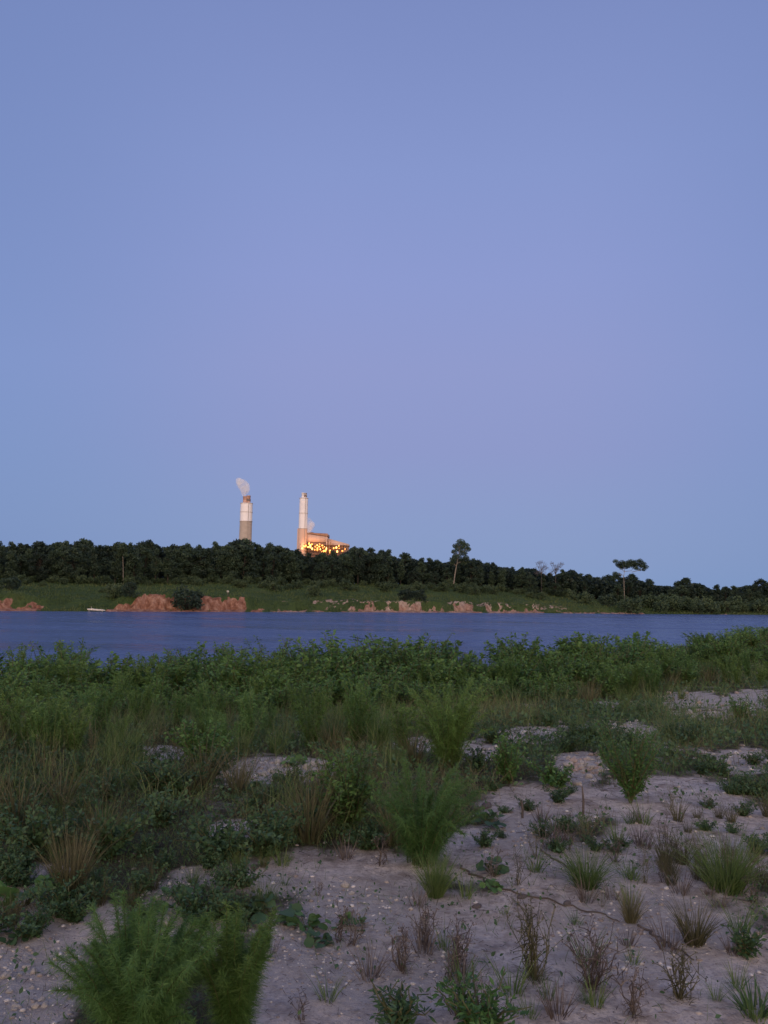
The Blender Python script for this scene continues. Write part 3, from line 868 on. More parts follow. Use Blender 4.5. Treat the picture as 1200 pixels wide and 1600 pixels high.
plume('steam_plume', [(381.5, 772, 5), (383, 766, 8), (381, 760, 9), (377, 755, 8), (373, 751, 6)], .13, 'white steam drifting up from the stout concrete chimney')
plume('steam_plume', [(482, 830, 5), (483.5, 825, 6.5), (486, 820, 6), (483, 812, 4)], .16, 'faint wisp of steam above the power plant roof')

# ------------------------------------------------------------------ near plants
def feather(seed, H, spread, nst, nl, w, mat=M_FENNEL):
    global rng
    keep, rng = rng, np.random.default_rng(seed)
    st, fo = MB(), MB()
    for k in range(nst):
        a = rng.random() * 6.28; r0 = spread * .25 * rng.random()
        h = H * rng.uniform(.6, 1.0)
        out = spread * rng.random() ** .7
        t = np.linspace(0, 1, 7)
        droop = rng.uniform(0, .22) * H
        path = np.stack([(r0 + out * t ** 1.6) * math.cos(a), (r0 + out * t ** 1.6) * math.sin(a), h * t - droop * t ** 4], -1)
        tube(st, path, np.linspace(.004, .0012, 7), 4, tone=rng.uniform(.2, .7))
        n = int(nl * rng.uniform(.7, 1.3))
        u = .1 + .9 * rng.random(n) ** .8
        p = np.stack([np.interp(u, t, path[:, i]) for i in range(3)], -1)
        tang = unit(path[-1] - path[2])
        d = unit(rdir(n) * .9 + tang * .75)
        L = min(H * .13, .075) * (1.15 - .7 * u) * rng.uniform(.5, 1.3, n)
        bt = rng.uniform(.3, .7)
        strips(fo, p, d, L, w, np.array([0, 0, -.25]) + rdir(n) * .15, 2, np.clip(bt + .25 * (u - .5) + rng.normal(0, .13, n), 0, 1))
    rng = keep
    return [('stem', st.mesh('stem', M_STEM)), ('foliage', fo.mesh('foliage', mat))]

def leafy(seed, H, spread, nst, nl, ll, mat=M_BROAD, narrow=.6):
    global rng
    keep, rng = rng, np.random.default_rng(seed)
    st, fo = MB(), MB()
    for k in range(nst):
        a = rng.random() * 6.28
        h = H * rng.uniform(.5, 1.0); out = spread * rng.random() ** .7
        t = np.linspace(0, 1, 6)
        path = np.stack([out * t ** 1.3 * math.cos(a), out * t ** 1.3 * math.sin(a), h * t], -1) + np.concatenate([np.zeros((1, 3)), rng.normal(0, .012, (5, 3))])
        tube(st, path, np.linspace(.006, .002, 6), 4, tone=rng.uniform(.2, .7))
        n = int(nl * rng.uniform(.7, 1.3))
        u = .12 + .88 * rng.random(n) ** .8
        p = np.stack([np.interp(u, t, path[:, i]) for i in range(3)], -1)
        ax = rdir(n, .25); ax[:, 2] = ax[:, 2] * .6 + .1
        nr = rdir(n, 1.4)
        L = ll * rng.uniform(.5, 1.25, n) * (1.15 - .4 * u)
        bt = rng.uniform(.3, .65)
        p = p + ax * (L * .4)[:, None]
        leaves(fo, p, ax, nr, L, L * narrow, np.clip(bt + rng.normal(0, .15, n), 0, 1), rng.uniform(.05, .2))
    rng = keep
    return [('stem', st.mesh('stem', M_STEM)), ('foliage', fo.mesh('foliage', mat))]

def tuft(seed, H, spread, n, w, mat=M_GRASS, arch=.7):
    global rng
    keep, rng = rng, np.random.default_rng(seed)
    mb = MB()
    a = rng.random(n) * 6.28; r = spread * .22 * rng.random(n) ** .7
    base = np.stack([r * np.cos(a), r * np.sin(a), np.full(n, -.01)], -1)
    a2 = a + rng.normal(0, .6, n)
    out = spread / H * rng.random(n) * .8
    d = unit(np.stack([out * np.cos(a2), out * np.sin(a2), np.ones(n)], -1))
    bend = np.stack([np.cos(a2), np.sin(a2), -np.ones(n) * .8], -1) * (arch * rng.random(n) * .6)[:, None]
    strips(mb, base, d, H * rng.uniform(.45, 1.1, n), w, bend, 4, np.clip(rng.normal(.45, .2, n), 0, 1))
    rng = keep
    return [('blades', mb.mesh('grass_blades', mat))]

def dryweed(seed, H, spread, nst, mat=M_DEAD, heads=True):
    global rng
    keep, rng = rng, np.random.default_rng(seed)
    st, hd = MB(), MB()
    for k in range(nst):
        a = rng.random() * 6.28; h = H * rng.uniform(.5, 1); out = spread * rng.random()
        t = np.linspace(0, 1, 5)
        path = np.stack([out * t * math.cos(a), out * t * math.sin(a), h * t], -1); path[1:] += rng.normal(0, .012, (4, 3))
        tube(st, path, np.linspace(.0026, .0010, 5), 4, tone=rng.random())
        for j in range(rng.integers(1, 5)):
            u = rng.uniform(.3, .9); p = np.array([np.interp(u, t, path[:, i]) for i in range(3)])
            d = rdir(1, .8)[0] * H * rng.uniform(.1, .3)
            tube(st, [p, p + d * .5 + np.array([0, 0, .005]), p + d], [.0022, .0018, .001], 3, tone=rng.random())
            quadscatter(hd, (p + d)[None] + rng.normal(0, .006, (3, 3)), .006, rng.random(3), .2)
        quadscatter(hd, path[-1][None] + rng.normal(0, .006, (5, 3)), .007, rng.random(5), .2)
    n = nst * 5
    base = rng.normal(0, spread * .18, (n, 3)); base[:, 2] = 0
    strips(hd, base, rdir(n, 1.0), H * rng.uniform(.2, .45, n), .003, rdir(n) * .4 - np.array([0, 0, .3]), 3, rng.random(n))
    rng = keep
    for v_, q_, t_ in zip(hd.v, hd.q, hd.tone): pass
    o_ = 0
    for v_, q_, t_ in zip(hd.v, hd.q, hd.tone):
        st.add(v_, q_ - o_, None, t_); o_ += len(v_)
    return [('stem', st.mesh('dry_stem', mat))]

def creeper(seed, spread, n, ll, mat=M_BROAD):
    global rng
    keep, rng = rng, np.random.default_rng(seed)
    st, fo = MB(), MB()
    a = rng.random(n) * 6.28; r = spread * rng.random(n) ** .6
    p = np.stack([r * np.cos(a), r * np.sin(a), rng.uniform(.02, .07, n)], -1)
    for q in p:
        tube(st, [(q[0] * .1, q[1] * .1, 0), (q[0] * .6, q[1] * .6, q[2] * .8), q], [.003, .0025, .0015], 4)
    ax = np.stack([np.cos(a + rng.normal(0, .7, n)), np.sin(a + rng.normal(0, .7, n)), rng.normal(.1, .2, n)], -1)
    L = ll * rng.uniform(.6, 1.2, n)
    leaves(fo, p - ax * (L * .4)[:, None], ax, rdir(n, 2.2), L, L * .95, np.clip(rng.normal(.45, .16, n), 0, 1), .1, True)
    rng = keep
    return [('stem', st.mesh('stem', M_STEM)), ('foliage', fo.mesh('foliage', mat))]

def put(name, parts, px, py, rz, sc, label, cat, group=None, sink=.01):
    p = ghit(px, py)
    return inst(name, parts, (p[0], p[1], p[2] - sink), rz, sc, label, cat, group)

# feature plants
put('feathery_weed', feather(1, .60, .27, 95, 560, .0020, M_FENNEL_DARK), 212, 1660, 0, .92, 'large bushy feathery weed in the bottom left corner of the foreground', 'weed')
put('feathery_weed', feather(2, .60, .16, 44, 520, .0022, M_FENNEL), 365, 1630, 1, .88, 'upright feathery weed touching the right side of the big foreground bush', 'weed')
put('feathery_weed', feather(3, .62, .36, 60, 330, .003, M_FENNEL_DARK), 655, 1350, 0, 1, 'dark feathery weed in the centre, leaning over the bare sand', 'weed')
put('grass_clump', tuft(4, .26, .16, 420, .004, M_GRASS, .5), 680, 1402, 0, 1, 'thick green grass clump at the foot of the central feathery weed', 'grass clump')
put('feathery_weed', feather(5, .86, .40, 60, 260, .0045, M_BRIGHT), 700, 1200, 0, 1, 'bright green tall feathery weed standing alone behind the central weeds', 'weed')
put('leafy_shrub', leafy(6, .62, .27, 34, 75, .035, M_FENNEL_DARK, .4), 985, 1255, 0, 1, 'dense dark shrub standing on the pink sand at right', 'shrub')
put('leafy_weed', leafy(7, .42, .2, 22, 50, .04, M_FENNEL_DARK, .5), 795, 1224, 0, 1, 'dark leafy weed left of the pale rock pile', 'weed')
put('leafy_weed', leafy(8, .2, .22, 20, 40, .04, M_FENNEL_DARK, .5), 868, 1228, 0, 1, 'low dark weed on the sand directly below the pale rock pile', 'weed')
put('leafy_weed', leafy(9, .6, .3, 32, 60, .05, M_BROAD, .4), 545, 1300, 0, 1, 'bushy green weed left of the central feathery weed', 'weed')
put('grass_clump', tuft(10, .30, .22, 330, .0042, M_GRASS, 1.0), 915, 1388, 0, 1, 'arching dark-based grass clump on the bare sand right of centre', 'grass clump')
put('grass_clump', tuft(11, .2, .1, 160, .004, M_STRAW, .5), 985, 1442, 0, 1, 'small brown upright grass clump just right of the arching one', 'grass clump')
put('grass_clump', tuft(12, .42, .34, 420, .0042, M_GRASS, .8), 1135, 1392, 0, 1, 'wide olive grass clump near the right edge of the sand', 'grass clump')
put('grass_clump', tuft(13, .26, .18, 220, .004, M_STRAW, .7), 1085, 1478, 0, 1, 'dull brown grass clump below the wide olive clump', 'grass clump')
put('leafy_weed', leafy(14, .14, .08, 12, 25, .035, M_BLUEISH, .4), 1163, 1494, 0, 1, 'small dull green weed at the right, alone on sand', 'weed')
put('spiky_plant', tuft(15, .16, .2, 46, .011, M_BLUEISH, .5), 1178, 1583, 0, 1, 'small spiky rosette plant in the bottom right corner', 'plant')
put('dry_weed', dryweed(16, .34, .14, 26, M_STRAW), 835, 1535, 0, 1, 'tall brown dry weed standing in the foreground sand', 'weed')
put('dry_weed', dryweed(17, .22, .09, 16), 665, 1478, 0, 1, 'dark dry weed below the green grass clump', 'weed')
put('dry_weed', dryweed(18, .2, .08, 14), 628, 1520, 0, 1, 'thin dark dry weed rooted in a small mound of foreground sand', 'weed')
put('dry_weed', dryweed(19, .18, .07, 12), 716, 1500, 0, 1, 'small dark dry weed between the brown dry weed and the thin one', 'weed')
put('dry_weed', dryweed(20, .26, .16, 22), 925, 1545, 0, 1, 'branching dark dry weed in the foreground right of the brown one', 'weed')
put('dry_weed', dryweed(21, .22, .11, 16, M_STRAW), 1062, 1560, 0, 1, 'pale dry weed left of the spiky rosette', 'weed')
put('dry_weed', dryweed(22, .2, .12, 12), 990, 1588, 0, 1, 'sparse twiggy weed at the bottom edge right of centre', 'weed')
put('leafy_weed', leafy(23, .18, .14, 20, 26, .04, M_BLUEISH, .3), 628, 1618, 0, 1, 'green narrow-leaved weed at the bottom edge near the centre', 'weed')
put('leafy_weed', leafy(24, .2, .2, 26, 30, .04, M_FENNEL_DARK, .35), 745, 1625, 0, 1, 'spreading green weed at the bottom edge under the brown dry weed', 'weed')
put('grass_clump', tuft(25, .42, .2, 330, .0042, M_STRAW, .5), 110, 1398, 0, 1, 'brownish upright grass clump at left above the gravel', 'grass clump')
put('leafy_weed', leafy(26, .45, .3, 34, 60, .05, M_FENNEL_DARK, .5), 312, 1205, 0, 1, 'dark bushy weed left of the white stony patch', 'weed')
put('leafy_weed', leafy(27, .4, .18, 18, 50, .05, M_FENNEL_DARK, .4), 1157, 1134, 0, 1, 'small green bush in the middle of the pale stony patch at right', 'weed')
put('leafy_weed', leafy(28, 1.0, .18, 7, 40, .09, M_BROAD, .75), 308, 1085, 0, 1, 'tall broad-leaved sprig rising over the thicket against the water, left of two', 'weed')
put('leafy_weed', leafy(29, 1.05, .2, 7, 34, .09, M_BROAD, .75), 350, 1085, 0, 1, 'tall broad-leaved sprig rising over the thicket against the water, right of two', 'weed')
put('leafy_shrub', leafy(30, .95, .6, 26, 60, .07, M_FENNEL_DARK, .6), 930, 1040, 0, 1, 'dark bushy shrub bulging above the thicket right of centre', 'shrub')
put('leafy_shrub', leafy(31, 1.0, .5, 26, 60, .07, M_BROAD, .6), 112, 1075, 0, 1, 'rounded leafy shrub bulging above the thicket at left', 'shrub')
put('leafy_shrub', leafy(32, .6, .7, 50, 80, .05, M_BROAD, .6), 1095, 1012, 0, 1, 'rounded leafy shrub rising beside the water at the right end', 'shrub')

CRE = [creeper(50 + i, .14, 16, .075, M_BROAD if i % 2 else M_BLUEISH) for i in range(4)]
for i, (a, b, s, lab) in enumerate([(494, 1478, .55, 'round-leaved creeping plant lowest of three on the sand beside the feathery foreground bush'),
                                    (480, 1452, .8, 'round-leaved creeping plant middle of three beside the feathery foreground bush'),
                                    (430, 1435, 1.1, 'round-leaved creeping plant nearest the feathery foreground bush'),
                                    (285, 1418, 1.0, 'dark round-leaved plant on gravel above the foreground bush'),
                                    (766, 1362, .7, 'round-leaved plant on sand right of the green grass clump, upper of two'),
                                    (768, 1390, .6, 'round-leaved plant on sand right of the green grass clump, lower of two'),
                                    (768, 1290, 1.0, 'round-leaved plant beside the dark central feathery weed'),
                                    (35, 1418, 1.3, 'dark creeping plant at the left edge above the gravel'),
                                    (30, 1466, .6, 'small dark creeping plant lying on the left gravel'),
                                    (458, 1196, 1.0, 'creeping leaves lying across the white stony patch'),
                                    (420, 1234, 1.3, 'dark creeping leaves just below the white stony patch'),
                                    (545, 1450, .55, 'dark flat creeping plant on bare sand in the centre')]):
    put('creeping_plant', CRE[i % 4], a, b, i * 1.3, s, lab, 'plant')

# scattered repeats
LEAFY = [leafy(60 + i, .62, .34, 20, 60, (.05, .04, .065)[i % 3], M_FENNEL if i % 3 == 1 else M_BROAD, (.62, .45, .7)[i % 3]) for i in range(6)]
LEAFY2 = [leafy(70 + i, .5, .3, 18, 40, .055, M_FENNEL_DARK, .4) for i in range(3)]
LOW = [leafy(80 + i, .28, .26, 20, 42, .04, M_BLUEISH, .55) for i in range(4)]
FEA = [feather(90 + i, .7, .22, 16, 120, .008, M_FENNEL_DARK if i % 2 else M_FENNEL) for i in range(4)]
TUF = [tuft(100 + i, .5, .25, 110, .007, M_GRASS, .6) for i in range(3)]
TUFD = [tuft(110 + i, .5, .25, 90, .007, M_STRAW, .6) for i in range(3)]
DRY = [dryweed(120 + i, .5, .2, 10, M_STRAW) for i in range(3)]
SMALLT = [tuft(130 + i, .16, .1, 40, .004, M_DEAD if i % 2 else M_GRASS, .5) for i in range(4)]
SMALLD = [dryweed(140 + i, .2, .08, 7, M_DEAD) for i in range(3)]

def top_line(px): return np.interp(px, [0, 100, 200, 290, 400, 560, 700, 800, 900, 1000, 1060, 1120, 1200], [1026, 1018, 1030, 1020, 1008, 1005, 1010, 1012, 1000, 1002, 1006, 992, 978])

def scatter(name, protos, n, x0, x1, y0, y1, s0, s1, label, cat, group, need=.5, limit_top=True):
    k = tries = 0
    while k < n and tries < n * 30:
        tries += 1
        a = random.uniform(x0, x1); b = random.uniform(y0, y1)
        p = ghit(a, b)
        c = float(cover(p[None])[0])
        if (need > 0 and c < need) or (need < 0 and c > -need): continue
        sc = random.uniform(s0, s1)
        pr = random.choice(protos)
        if limit_top:
            h = max(v.co.z for v in pr[-1][1].vertices[::40]) * sc if False else PH[id(pr)] * sc
            ty = project(np.array([[p[0], p[1], p[2] + h]]))[1][0]
            tl = float(top_line(a)) + random.gauss(-2, 6)
            if ty < tl:
                by = project(p[None])[1][0]
                if by - tl < 12: continue
                sc *= (by - tl) / (by - ty)
        inst(name, pr, (p[0], p[1], p[2] - .02), random.uniform(0, 6.28), sc, label, cat, group)
        k += 1
PH = {}
for grp_ in (LEAFY, LEAFY2, LOW, FEA, TUF, TUFD, DRY, SMALLT, SMALLD):
    for pr in grp_:
        zz = np.zeros(len(pr[-1][1].vertices) * 3, np.float32); pr[-1][1].vertices.foreach_get('co', zz)
        PH[id(pr)] = float(np.max(zz[2::3]))

scatter('leafy_weed', LEAFY + LEAFY2, 25, -60, 640, 1032, 1110, .8, 1.6, 'broad-leaved green weed in the dense thicket along the left bank edge', 'weed', 'broad-leaved weeds of the left thicket')
scatter('leafy_weed', LEAFY + LEAFY2, 28, 620, 1260, 1002, 1065, .9, 2.0, 'broad-leaved green weed in the dense thicket along the right bank edge', 'weed', 'broad-leaved weeds of the right thicket')
scatter('feathery_weed', FEA, 70, -40, 640, 1060, 1190, .6, 1.1, 'soft feathery green weed behind the white stony patch, left of the tall bright one', 'weed', 'feathery weeds of the left middle ground')
scatter('feathery_weed', FEA, 50, 740, 1240, 1030, 1095, .7, 1.4, 'soft feathery green weed between the right thicket and the stony ground', 'weed', 'feathery weeds of the right middle ground')
scatter('grass_tuft', TUF, 24, -40, 640, 1220, 1330, .25, .5, 'short green grass tuft among the low weeds at lower left', 'grass tuft', 'short grass tufts at lower left')
scatter('grass_tuft', TUF, 55, -40, 660, 1060, 1215, .5, 1.0, 'loose green grass tuft among the weeds of the left half', 'grass tuft', 'green grass tufts at left')
scatter('grass_tuft', TUFD, 34, -40, 660, 1090, 1330, .5, 1.1, 'dry straw-coloured grass tuft among the weeds of the left half', 'grass tuft', 'dry grass tufts at left')
scatter('grass_tuft', TUF + TUFD, 55, 720, 1240, 1025, 1105, .6, 1.3, 'tall mixed green and tan grass tuft before the right thicket', 'grass tuft', 'grass tufts before the right thicket')
scatter('low_weed', LOW, 36, -40, 600, 1180, 1345, .6, 1.1, 'low dull-green leafy weed carpeting the shaded left ground', 'weed', 'low weeds of the left ground')
scatter('low_weed', LOW, 34, 740, 1240, 1110, 1250, .4, .9, 'low dull-green weed among the stones of the right middle ground', 'weed', 'low weeds of the right middle ground', .35)
scatter('dry_weed', DRY, 20, -40, 620, 1110, 1350, .5, 1.0, 'thin dry stalk standing among the weeds of the left half', 'weed', 'dry stalks at left')
scatter('grass_tuft', SMALLT, 50, 420, 1240, 1330, 1600, .6, 1.4, 'tiny sparse grass tuft on the bare foreground sand', 'grass tuft', 'tiny tufts on the sand', -.75, False)
scatter('dry_weed', SMALLD, 16, 430, 1240, 1300, 1600, .5, 1.1, 'tiny dead twiggy weed on the bare foreground sand', 'weed', 'tiny dead weeds on the sand', -.75, False)
scatter('grass_tuft', SMALLT, 14, 840, 1010, 1285, 1330, 1.0, 1.6, 'small grass tuft in the green mat above the arching grass clump', 'grass tuft', 'tufts of the green mat', 0, False)

def edge_belt(n, a, b, label, group):
    for k in range(n):
        q = a + (b - a) * (k + random.random()) / n
        d = ray(q, 1000)
        y = 14.0
        for _ in range(8): y = float(edge(d[0] / d[1] * y)) * 1.0
        fy = random.uniform(.70, 1.02); y *= fy
        x = d[0] / d[1] * y
        z = float(near_h(x, y))
        bx, by = project(np.array([[x, y, z]])); 
        want = (by[0] - (top_line(q) + random.gauss(-9, 9) * (1 if q < 1000 else .6))) * y / F * float(np.interp(fy, [.72, .97], [.4, 1.0]))
        pr = random.choice(LEAFY + LEAFY2 + LEAFY2 + FEA[:3])
        sc = max(.4, want / PH[id(pr)])
        nm_ = 'grass_tuft' if pr in TUF else 'feathery_weed' if pr in FEA else 'leafy_weed'
        if nm_ != 'leafy_weed': l_, g_ = label.replace('broad-leaved green weed', 'tall soft green grass' if nm_ == 'grass_tuft' else 'feathery green weed'), group.replace('broad-leaved weeds', 'tall grass tufts' if nm_ == 'grass_tuft' else 'feathery weeds')
        else: l_, g_ = label, group
        inst(nm_, pr, (x, y, z - .02), random.uniform(0, 6.28), (max(sc, .9) * random.uniform(1.0, 1.5), max(sc, .9) * 1.2, sc), l_, 'grass tuft' if nm_ == 'grass_tuft' else 'weed', g_)
edge_belt(140, -70, 640, 'broad-leaved green weed in the dense thicket along the left bank edge', 'broad-leaved weeds of the left thicket')
edge_belt(140, 620, 1270, 'broad-leaved green weed in the dense thicket along the right bank edge', 'broad-leaved weeds of the right thicket')

scatter('low_weed', LOW, 26, -20, 430, 1335, 1480, .3, .7, 'small leafy weed scattered over the gravelly sand above the foreground bush', 'weed', 'small weeds of the left gravel', 0, False)
scatter('grass_tuft', TUF + TUFD, 26, -20, 430, 1325, 1450, .2, .42, 'small grass tuft scattered over the gravelly sand above the foreground bush', 'grass tuft', 'small tufts of the left gravel', 0, False)
scatter('grass_tuft', TUFD, 24, 1020, 1230, 1270, 1400, .25, .6, 'sparse olive grass tuft around the wide olive clump near the right edge', 'grass tuft', 'olive tufts near the right edge', 0, False)
scatter('low_weed', LOW, 22, 740, 1230, 1240, 1340, .25, .55, 'small weed dotted over the pink sand right of the central weeds', 'weed', 'small weeds on the pink sand', 0, False)
scatter('dry_weed', DRY, 16, 700, 1230, 1230, 1420, .3, .6, 'thin dry sprig on the pink sand right of the central weeds', 'weed', 'dry sprigs on the pink sand', 0, False)

# ground cover: uncountable short grass and small leaves
def ground_cover():
    n = 380000
    u = rng.random(n) ** .75; y = 2.6 * (34 / 2.6) ** u
    x = (rng.random(n) * 2 - 1) * (y * .66 + 3.2)
    e = edge(x); ok = y < e + 3
    x, y = x[ok], y[ok]
    P = np.stack([x, y, near_h(x, y)], -1)
    cv = cover(P)
    ok = rng.random(len(P)) < np.maximum(sm((cv - .3) / .5), .16 * sm((fbm(P[:, 0] * 1.3, P[:, 1] * 1.3, 85, 3) - .42) / .25))
    P = P[ok]; y = P[:, 1]
    n = len(P)
    patch = fbm(P[:, 0] * 1.1, P[:, 1] * 1.1, 81, 3)
    k = y / 6
    isleaf = rng.random(n) < .4
    g, s, l = MB(), MB(), MB()
    dry = (fbm(P[:, 0] * .9 + 9, P[:, 1] * .9, 83, 3) + rng.normal(0, .12, n)) > .56
    a = ~isleaf & ~dry; b = ~isleaf & dry
    for mb, mk, hh in ((g, a, .13), (s, b, .15)):
        p = P[mk]; m = len(p)
        strips(mb, p, rdir(m, 1.8), hh * rng.uniform(.4, 1.6, m) * (.7 + .6 * patch[mk]) * np.clip(k[mk], .6, 1.6), .0035 * np.clip(k[mk], .7, 2.6), rdir(m) * .4 - np.array([0, 0, .25]), 3, np.clip(patch[mk] + rng.normal(0, .17, m), 0, 1))
    p = P[isleaf]; m = len(p)
    ll = .03 * np.clip(k[isleaf], .7, 1.8) * rng.uniform(.6, 1.4, m)
    leaves(l, p + np.stack([0 * ll, 0 * ll, rng.uniform(.01, .09, m) * np.clip(k[isleaf], .6, 1.5)], -1), rdir(m, .2), rdir(m, 1.5), ll, ll * .6, np.clip(patch[isleaf] + rng.normal(-.05, .15, m), 0, 1))
    n = 85000
    u = rng.random(n); ty = 4.8 * (30 / 4.8) ** u; tx = (rng.random(n) * 2 - 1) * (ty * .66 + 3)
    e = edge(tx); T = np.stack([tx, ty, near_h(tx, ty) - .02], -1)
    pt = fbm(tx * .7, ty * .7, 87, 3)
    ok = ((ty > .5 * e) | ((tx < .25 - (7.5 - ty) * .12) & (ty > 4.9))) & (ty < .97 * e) & (rng.random(n) < sm((cover(T) - .5) / .4) * sm((pt - .38) / .2))
    T, pt = T[ok], pt[ok]; m = len(T); tg = MB()
    strips(tg, T, rdir(m, 3.2), .34 * rng.uniform(.5, 1.3, m), .007 * np.clip(T[:, 1] / 10, .8, 2), rdir(m) * .35 - np.array([0, 0, .2]), 3, np.clip(pt + rng.normal(.05, .2, m), 0, 1))
    dr = rng.random(m) < .28 + .4 * (fbm(T[:, 0] * .8, T[:, 1] * .8, 89, 3) - .5)
    sg = MB(); T2 = T[dr]; m2 = len(T2)
    strips(sg, T2, rdir(m2, 3.5), .42 * rng.uniform(.5, 1.3, m2), .0055 * np.clip(T2[:, 1] / 8, .7, 2), rdir(m2) * .3 - np.array([0, 0, .15]), 3, np.clip(rng.normal(.5, .22, m2), 0, 1))
    tag(link('tall_dry_grass', sg.mesh('tall_dry_grass', M_STRAW)), 'thin tall straw-coloured grass stems among the weeds of the near bank', 'grass', kind='stuff')
    tag(link('tall_grass', tg.mesh('tall_grass', M_GRASS)), 'thin tall grass growing between the weeds behind the open sand', 'grass', kind='stuff')
    tag(link('grass_cover', g.mesh('grass_cover', M_GRASS)), 'short green grass growing over the near bank', 'grass', kind='stuff')
    tag(link('dry_grass_cover', s.mesh('dry_grass_cover', M_STRAW)), 'short dry tan grass mixed into the near bank cover', 'grass', kind='stuff')
    tag(link('leaf_cover', l.mesh('leaf_cover', M_BLUEISH)), 'small leaves of ground cover plants on the near bank', 'ground cover', kind='stuff')
ground_cover()

# gravel (uncountable) and single stones
def rock_mesh(seed, mat, sub=2):
    bm = bmesh.new(); bmesh.ops.create_icosphere(bm, subdivisions=sub, radius=1)
    r_ = np.random.default_rng(seed); ph = r_.random(6) * 9
    pl = [(unit(r_.normal(size=3)), r_.uniform(.55, .9)) for _ in range(9)]
    for v in bm.verts:
        d = np.array(v.co); rad = 1.0
        for nrm, dd in pl:
            c = d @ nrm
            if c > 1e-3: rad = min(rad, dd / c)
        rad *= 1 + .06 * math.sin(d[0] * 7 + ph[0]) * math.sin(d[1] * 8 + ph[1])
        v.co = Vector((d[0] * rad, d[1] * rad * .8, d[2] * rad * .62))
    me = bpy.data.meshes.new('stone'); bm.to_mesh(me); bm.free()
    me.materials.append(mat)
    return me
def gravel():
    protos = []
    for i in range(6):
        me = rock_mesh(500 + i, None, 1)
        v = np.zeros(len(me.vertices) * 3, np.float32); me.vertices.foreach_get('co', v)
        t = np.array([p.vertices[:] for p in me.polygons]); protos.append((v.reshape(-1, 3), t)); bpy.data.meshes.remove(me)
    n = 90000
    u = rng.random(n); y = 2.6 * (14 / 2.6) ** u; x = (rng.random(n) * 2 - 1) * (y * .6 + .2)
    P = np.stack([x, y, near_h(x, y)], -1)
    g = gravelm(P); cv = cover(P)
    ok = rng.random(n) < (.03 + .32 * g ** 1.5) * (1 - .75 * cv)
    P = P[ok]; n = len(P)
    mb = MB()
    for q in P:
        v, t = protos[rng.integers(6)]
        s = min(.004 + rng.exponential(.005), .024) * np.clip(q[1] / 4.5, .7, 2.0)
        a = rng.random() * 6.28; ca, sa = math.cos(a), math.sin(a)
        w = v @ np.array([[ca, sa, 0], [-sa, ca, 0], [0, 0, 1]]) * s + q
        mb.add(w, None, t, rng.random())
    m, nt, b = mat_new('gravel')
    nt.links.new(ramp(nt, attrn(nt, 'tone'), [(0, (.22, .18, .16)), (.5, (.40, .35, .31)), (1, (.66, .62, .58))]), b.inputs['Base Color'])
    b.inputs['Roughness'].default_value = .9
    tag(link('gravel', mb.mesh('gravel', m)), 'pale gravel and small pebbles strewn over the sand', 'gravel', kind='stuff')
gravel()

def litter():
    n = 9000
    u = rng.random(n); y = 2.6 * (12 / 2.6) ** u; x = (rng.random(n) * 2 - 1) * (y * .6 + .2)
    P = np.stack([x, y, near_h(x, y) + .004], -1)
    dens = fbm(x * 2.2, y * 2.2, 95, 3)
    P = P[rng.random(n) < sm((dens - .35) / .35)]
    m = len(P); d = rdir(m); d[:, 2] *= .12; d = unit(d)
    mb = MB()
    strips(mb, P, d, rng.uniform(.015, .09, m) * np.clip(P[:, 1] / 5, .7, 1.6), .0035 * np.clip(P[:, 1] / 4.5, .8, 2), rdir(m) * .12, 3, rng.random(m) * .9)
    tag(link('dry_litter', mb.mesh('dry_litter', M_DEAD)), 'scattered dry grass bits and twig litter lying on the sand', 'litter', kind='stuff')
litter()
STN = [rock_mesh(520 + i, M_ROCK) for i in range(4)]
STP = [rock_mesh(530 + i, M_ROCK_PINK) for i in range(3)]
STD = [rock_mesh(540 + i, M_ROCK_DARK) for i in range(3)]
def stone(px, py, r, ms, lab, grp=None, i=0):
    p = ghit(px, py)
    o = inst('stone', [('stone', ms[i % len(ms)])], (p[0], p[1], p[2] + r * .15), px * 1.7, r, lab, 'stone', grp)
stone(369, 1158, .085, STN, 'white stone lying alone at the foot of the dry grass above the white patch')
stone(540, 1388, .032, STN, 'pale stone on the bare sand in the centre, larger of two', None, 1)
stone(549, 1397, .024, STN, 'small pale stone touching the larger one on the central sand', None, 2)
stone(410, 1311, .03, STN, 'white pebble among the weeds at left', None, 3)
stone(507, 1318, .018, STN, 'tiny white stone at the upper edge of the central sand')
stone(818, 1074, .09, STN, 'round pale stone half hidden in the grass before the right thicket', None, 1)
stone(815, 1404, .03, STD, 'dark stone on the sand at the end of the trailing runner')
stone(745, 1418, .028, STD, 'dark stone on the sand left of the trailing runner', None, 1)
stone(887, 1414, .026, STD, 'dark stone under the trailing runner, right of centre', None, 2)
stone(398, 1357, .035, STD, 'dark stone at the left edge of the central sand', None, 2)
stone(760, 1262, .055, STD, 'dark stone beside the central feathery weed')
stone(655, 1470, .02, STN, 'pale stone beside the dark dry weed below the green clump', None, 3)
stone(858, 1320, .04, STN, 'pale stone on sand above the arching grass clump')
stone(260, 1443, .035, STN, 'white stone on the left gravel, right of the feathery bush top', None, 1)
for k in range(44):
    a = random.gauss(908, 17); b = random.gauss(1200, 10)
    stone(a, b, random.uniform(.018, .055), STP + STN, 'pinkish pale rock in the rock pile right of centre', 'rocks of the pale rock pile', k)
for k in range(40):
    a = random.uniform(350, 515); b = 1208 - (a - 430) * .2 + random.gauss(0, 9)
    stone(a, b, random.uniform(.02, .06), STN, 'white rock in the white stony patch left of centre', 'rocks of the white stony patch', k)
for k in range(34):
    a = random.uniform(1030, 1200); b = random.uniform(1082, 1150)
    stone(a, b, random.uniform(.03, .08), STN + STP, 'pale rock in the stony patch near the right edge', 'rocks of the right stony patch', k)
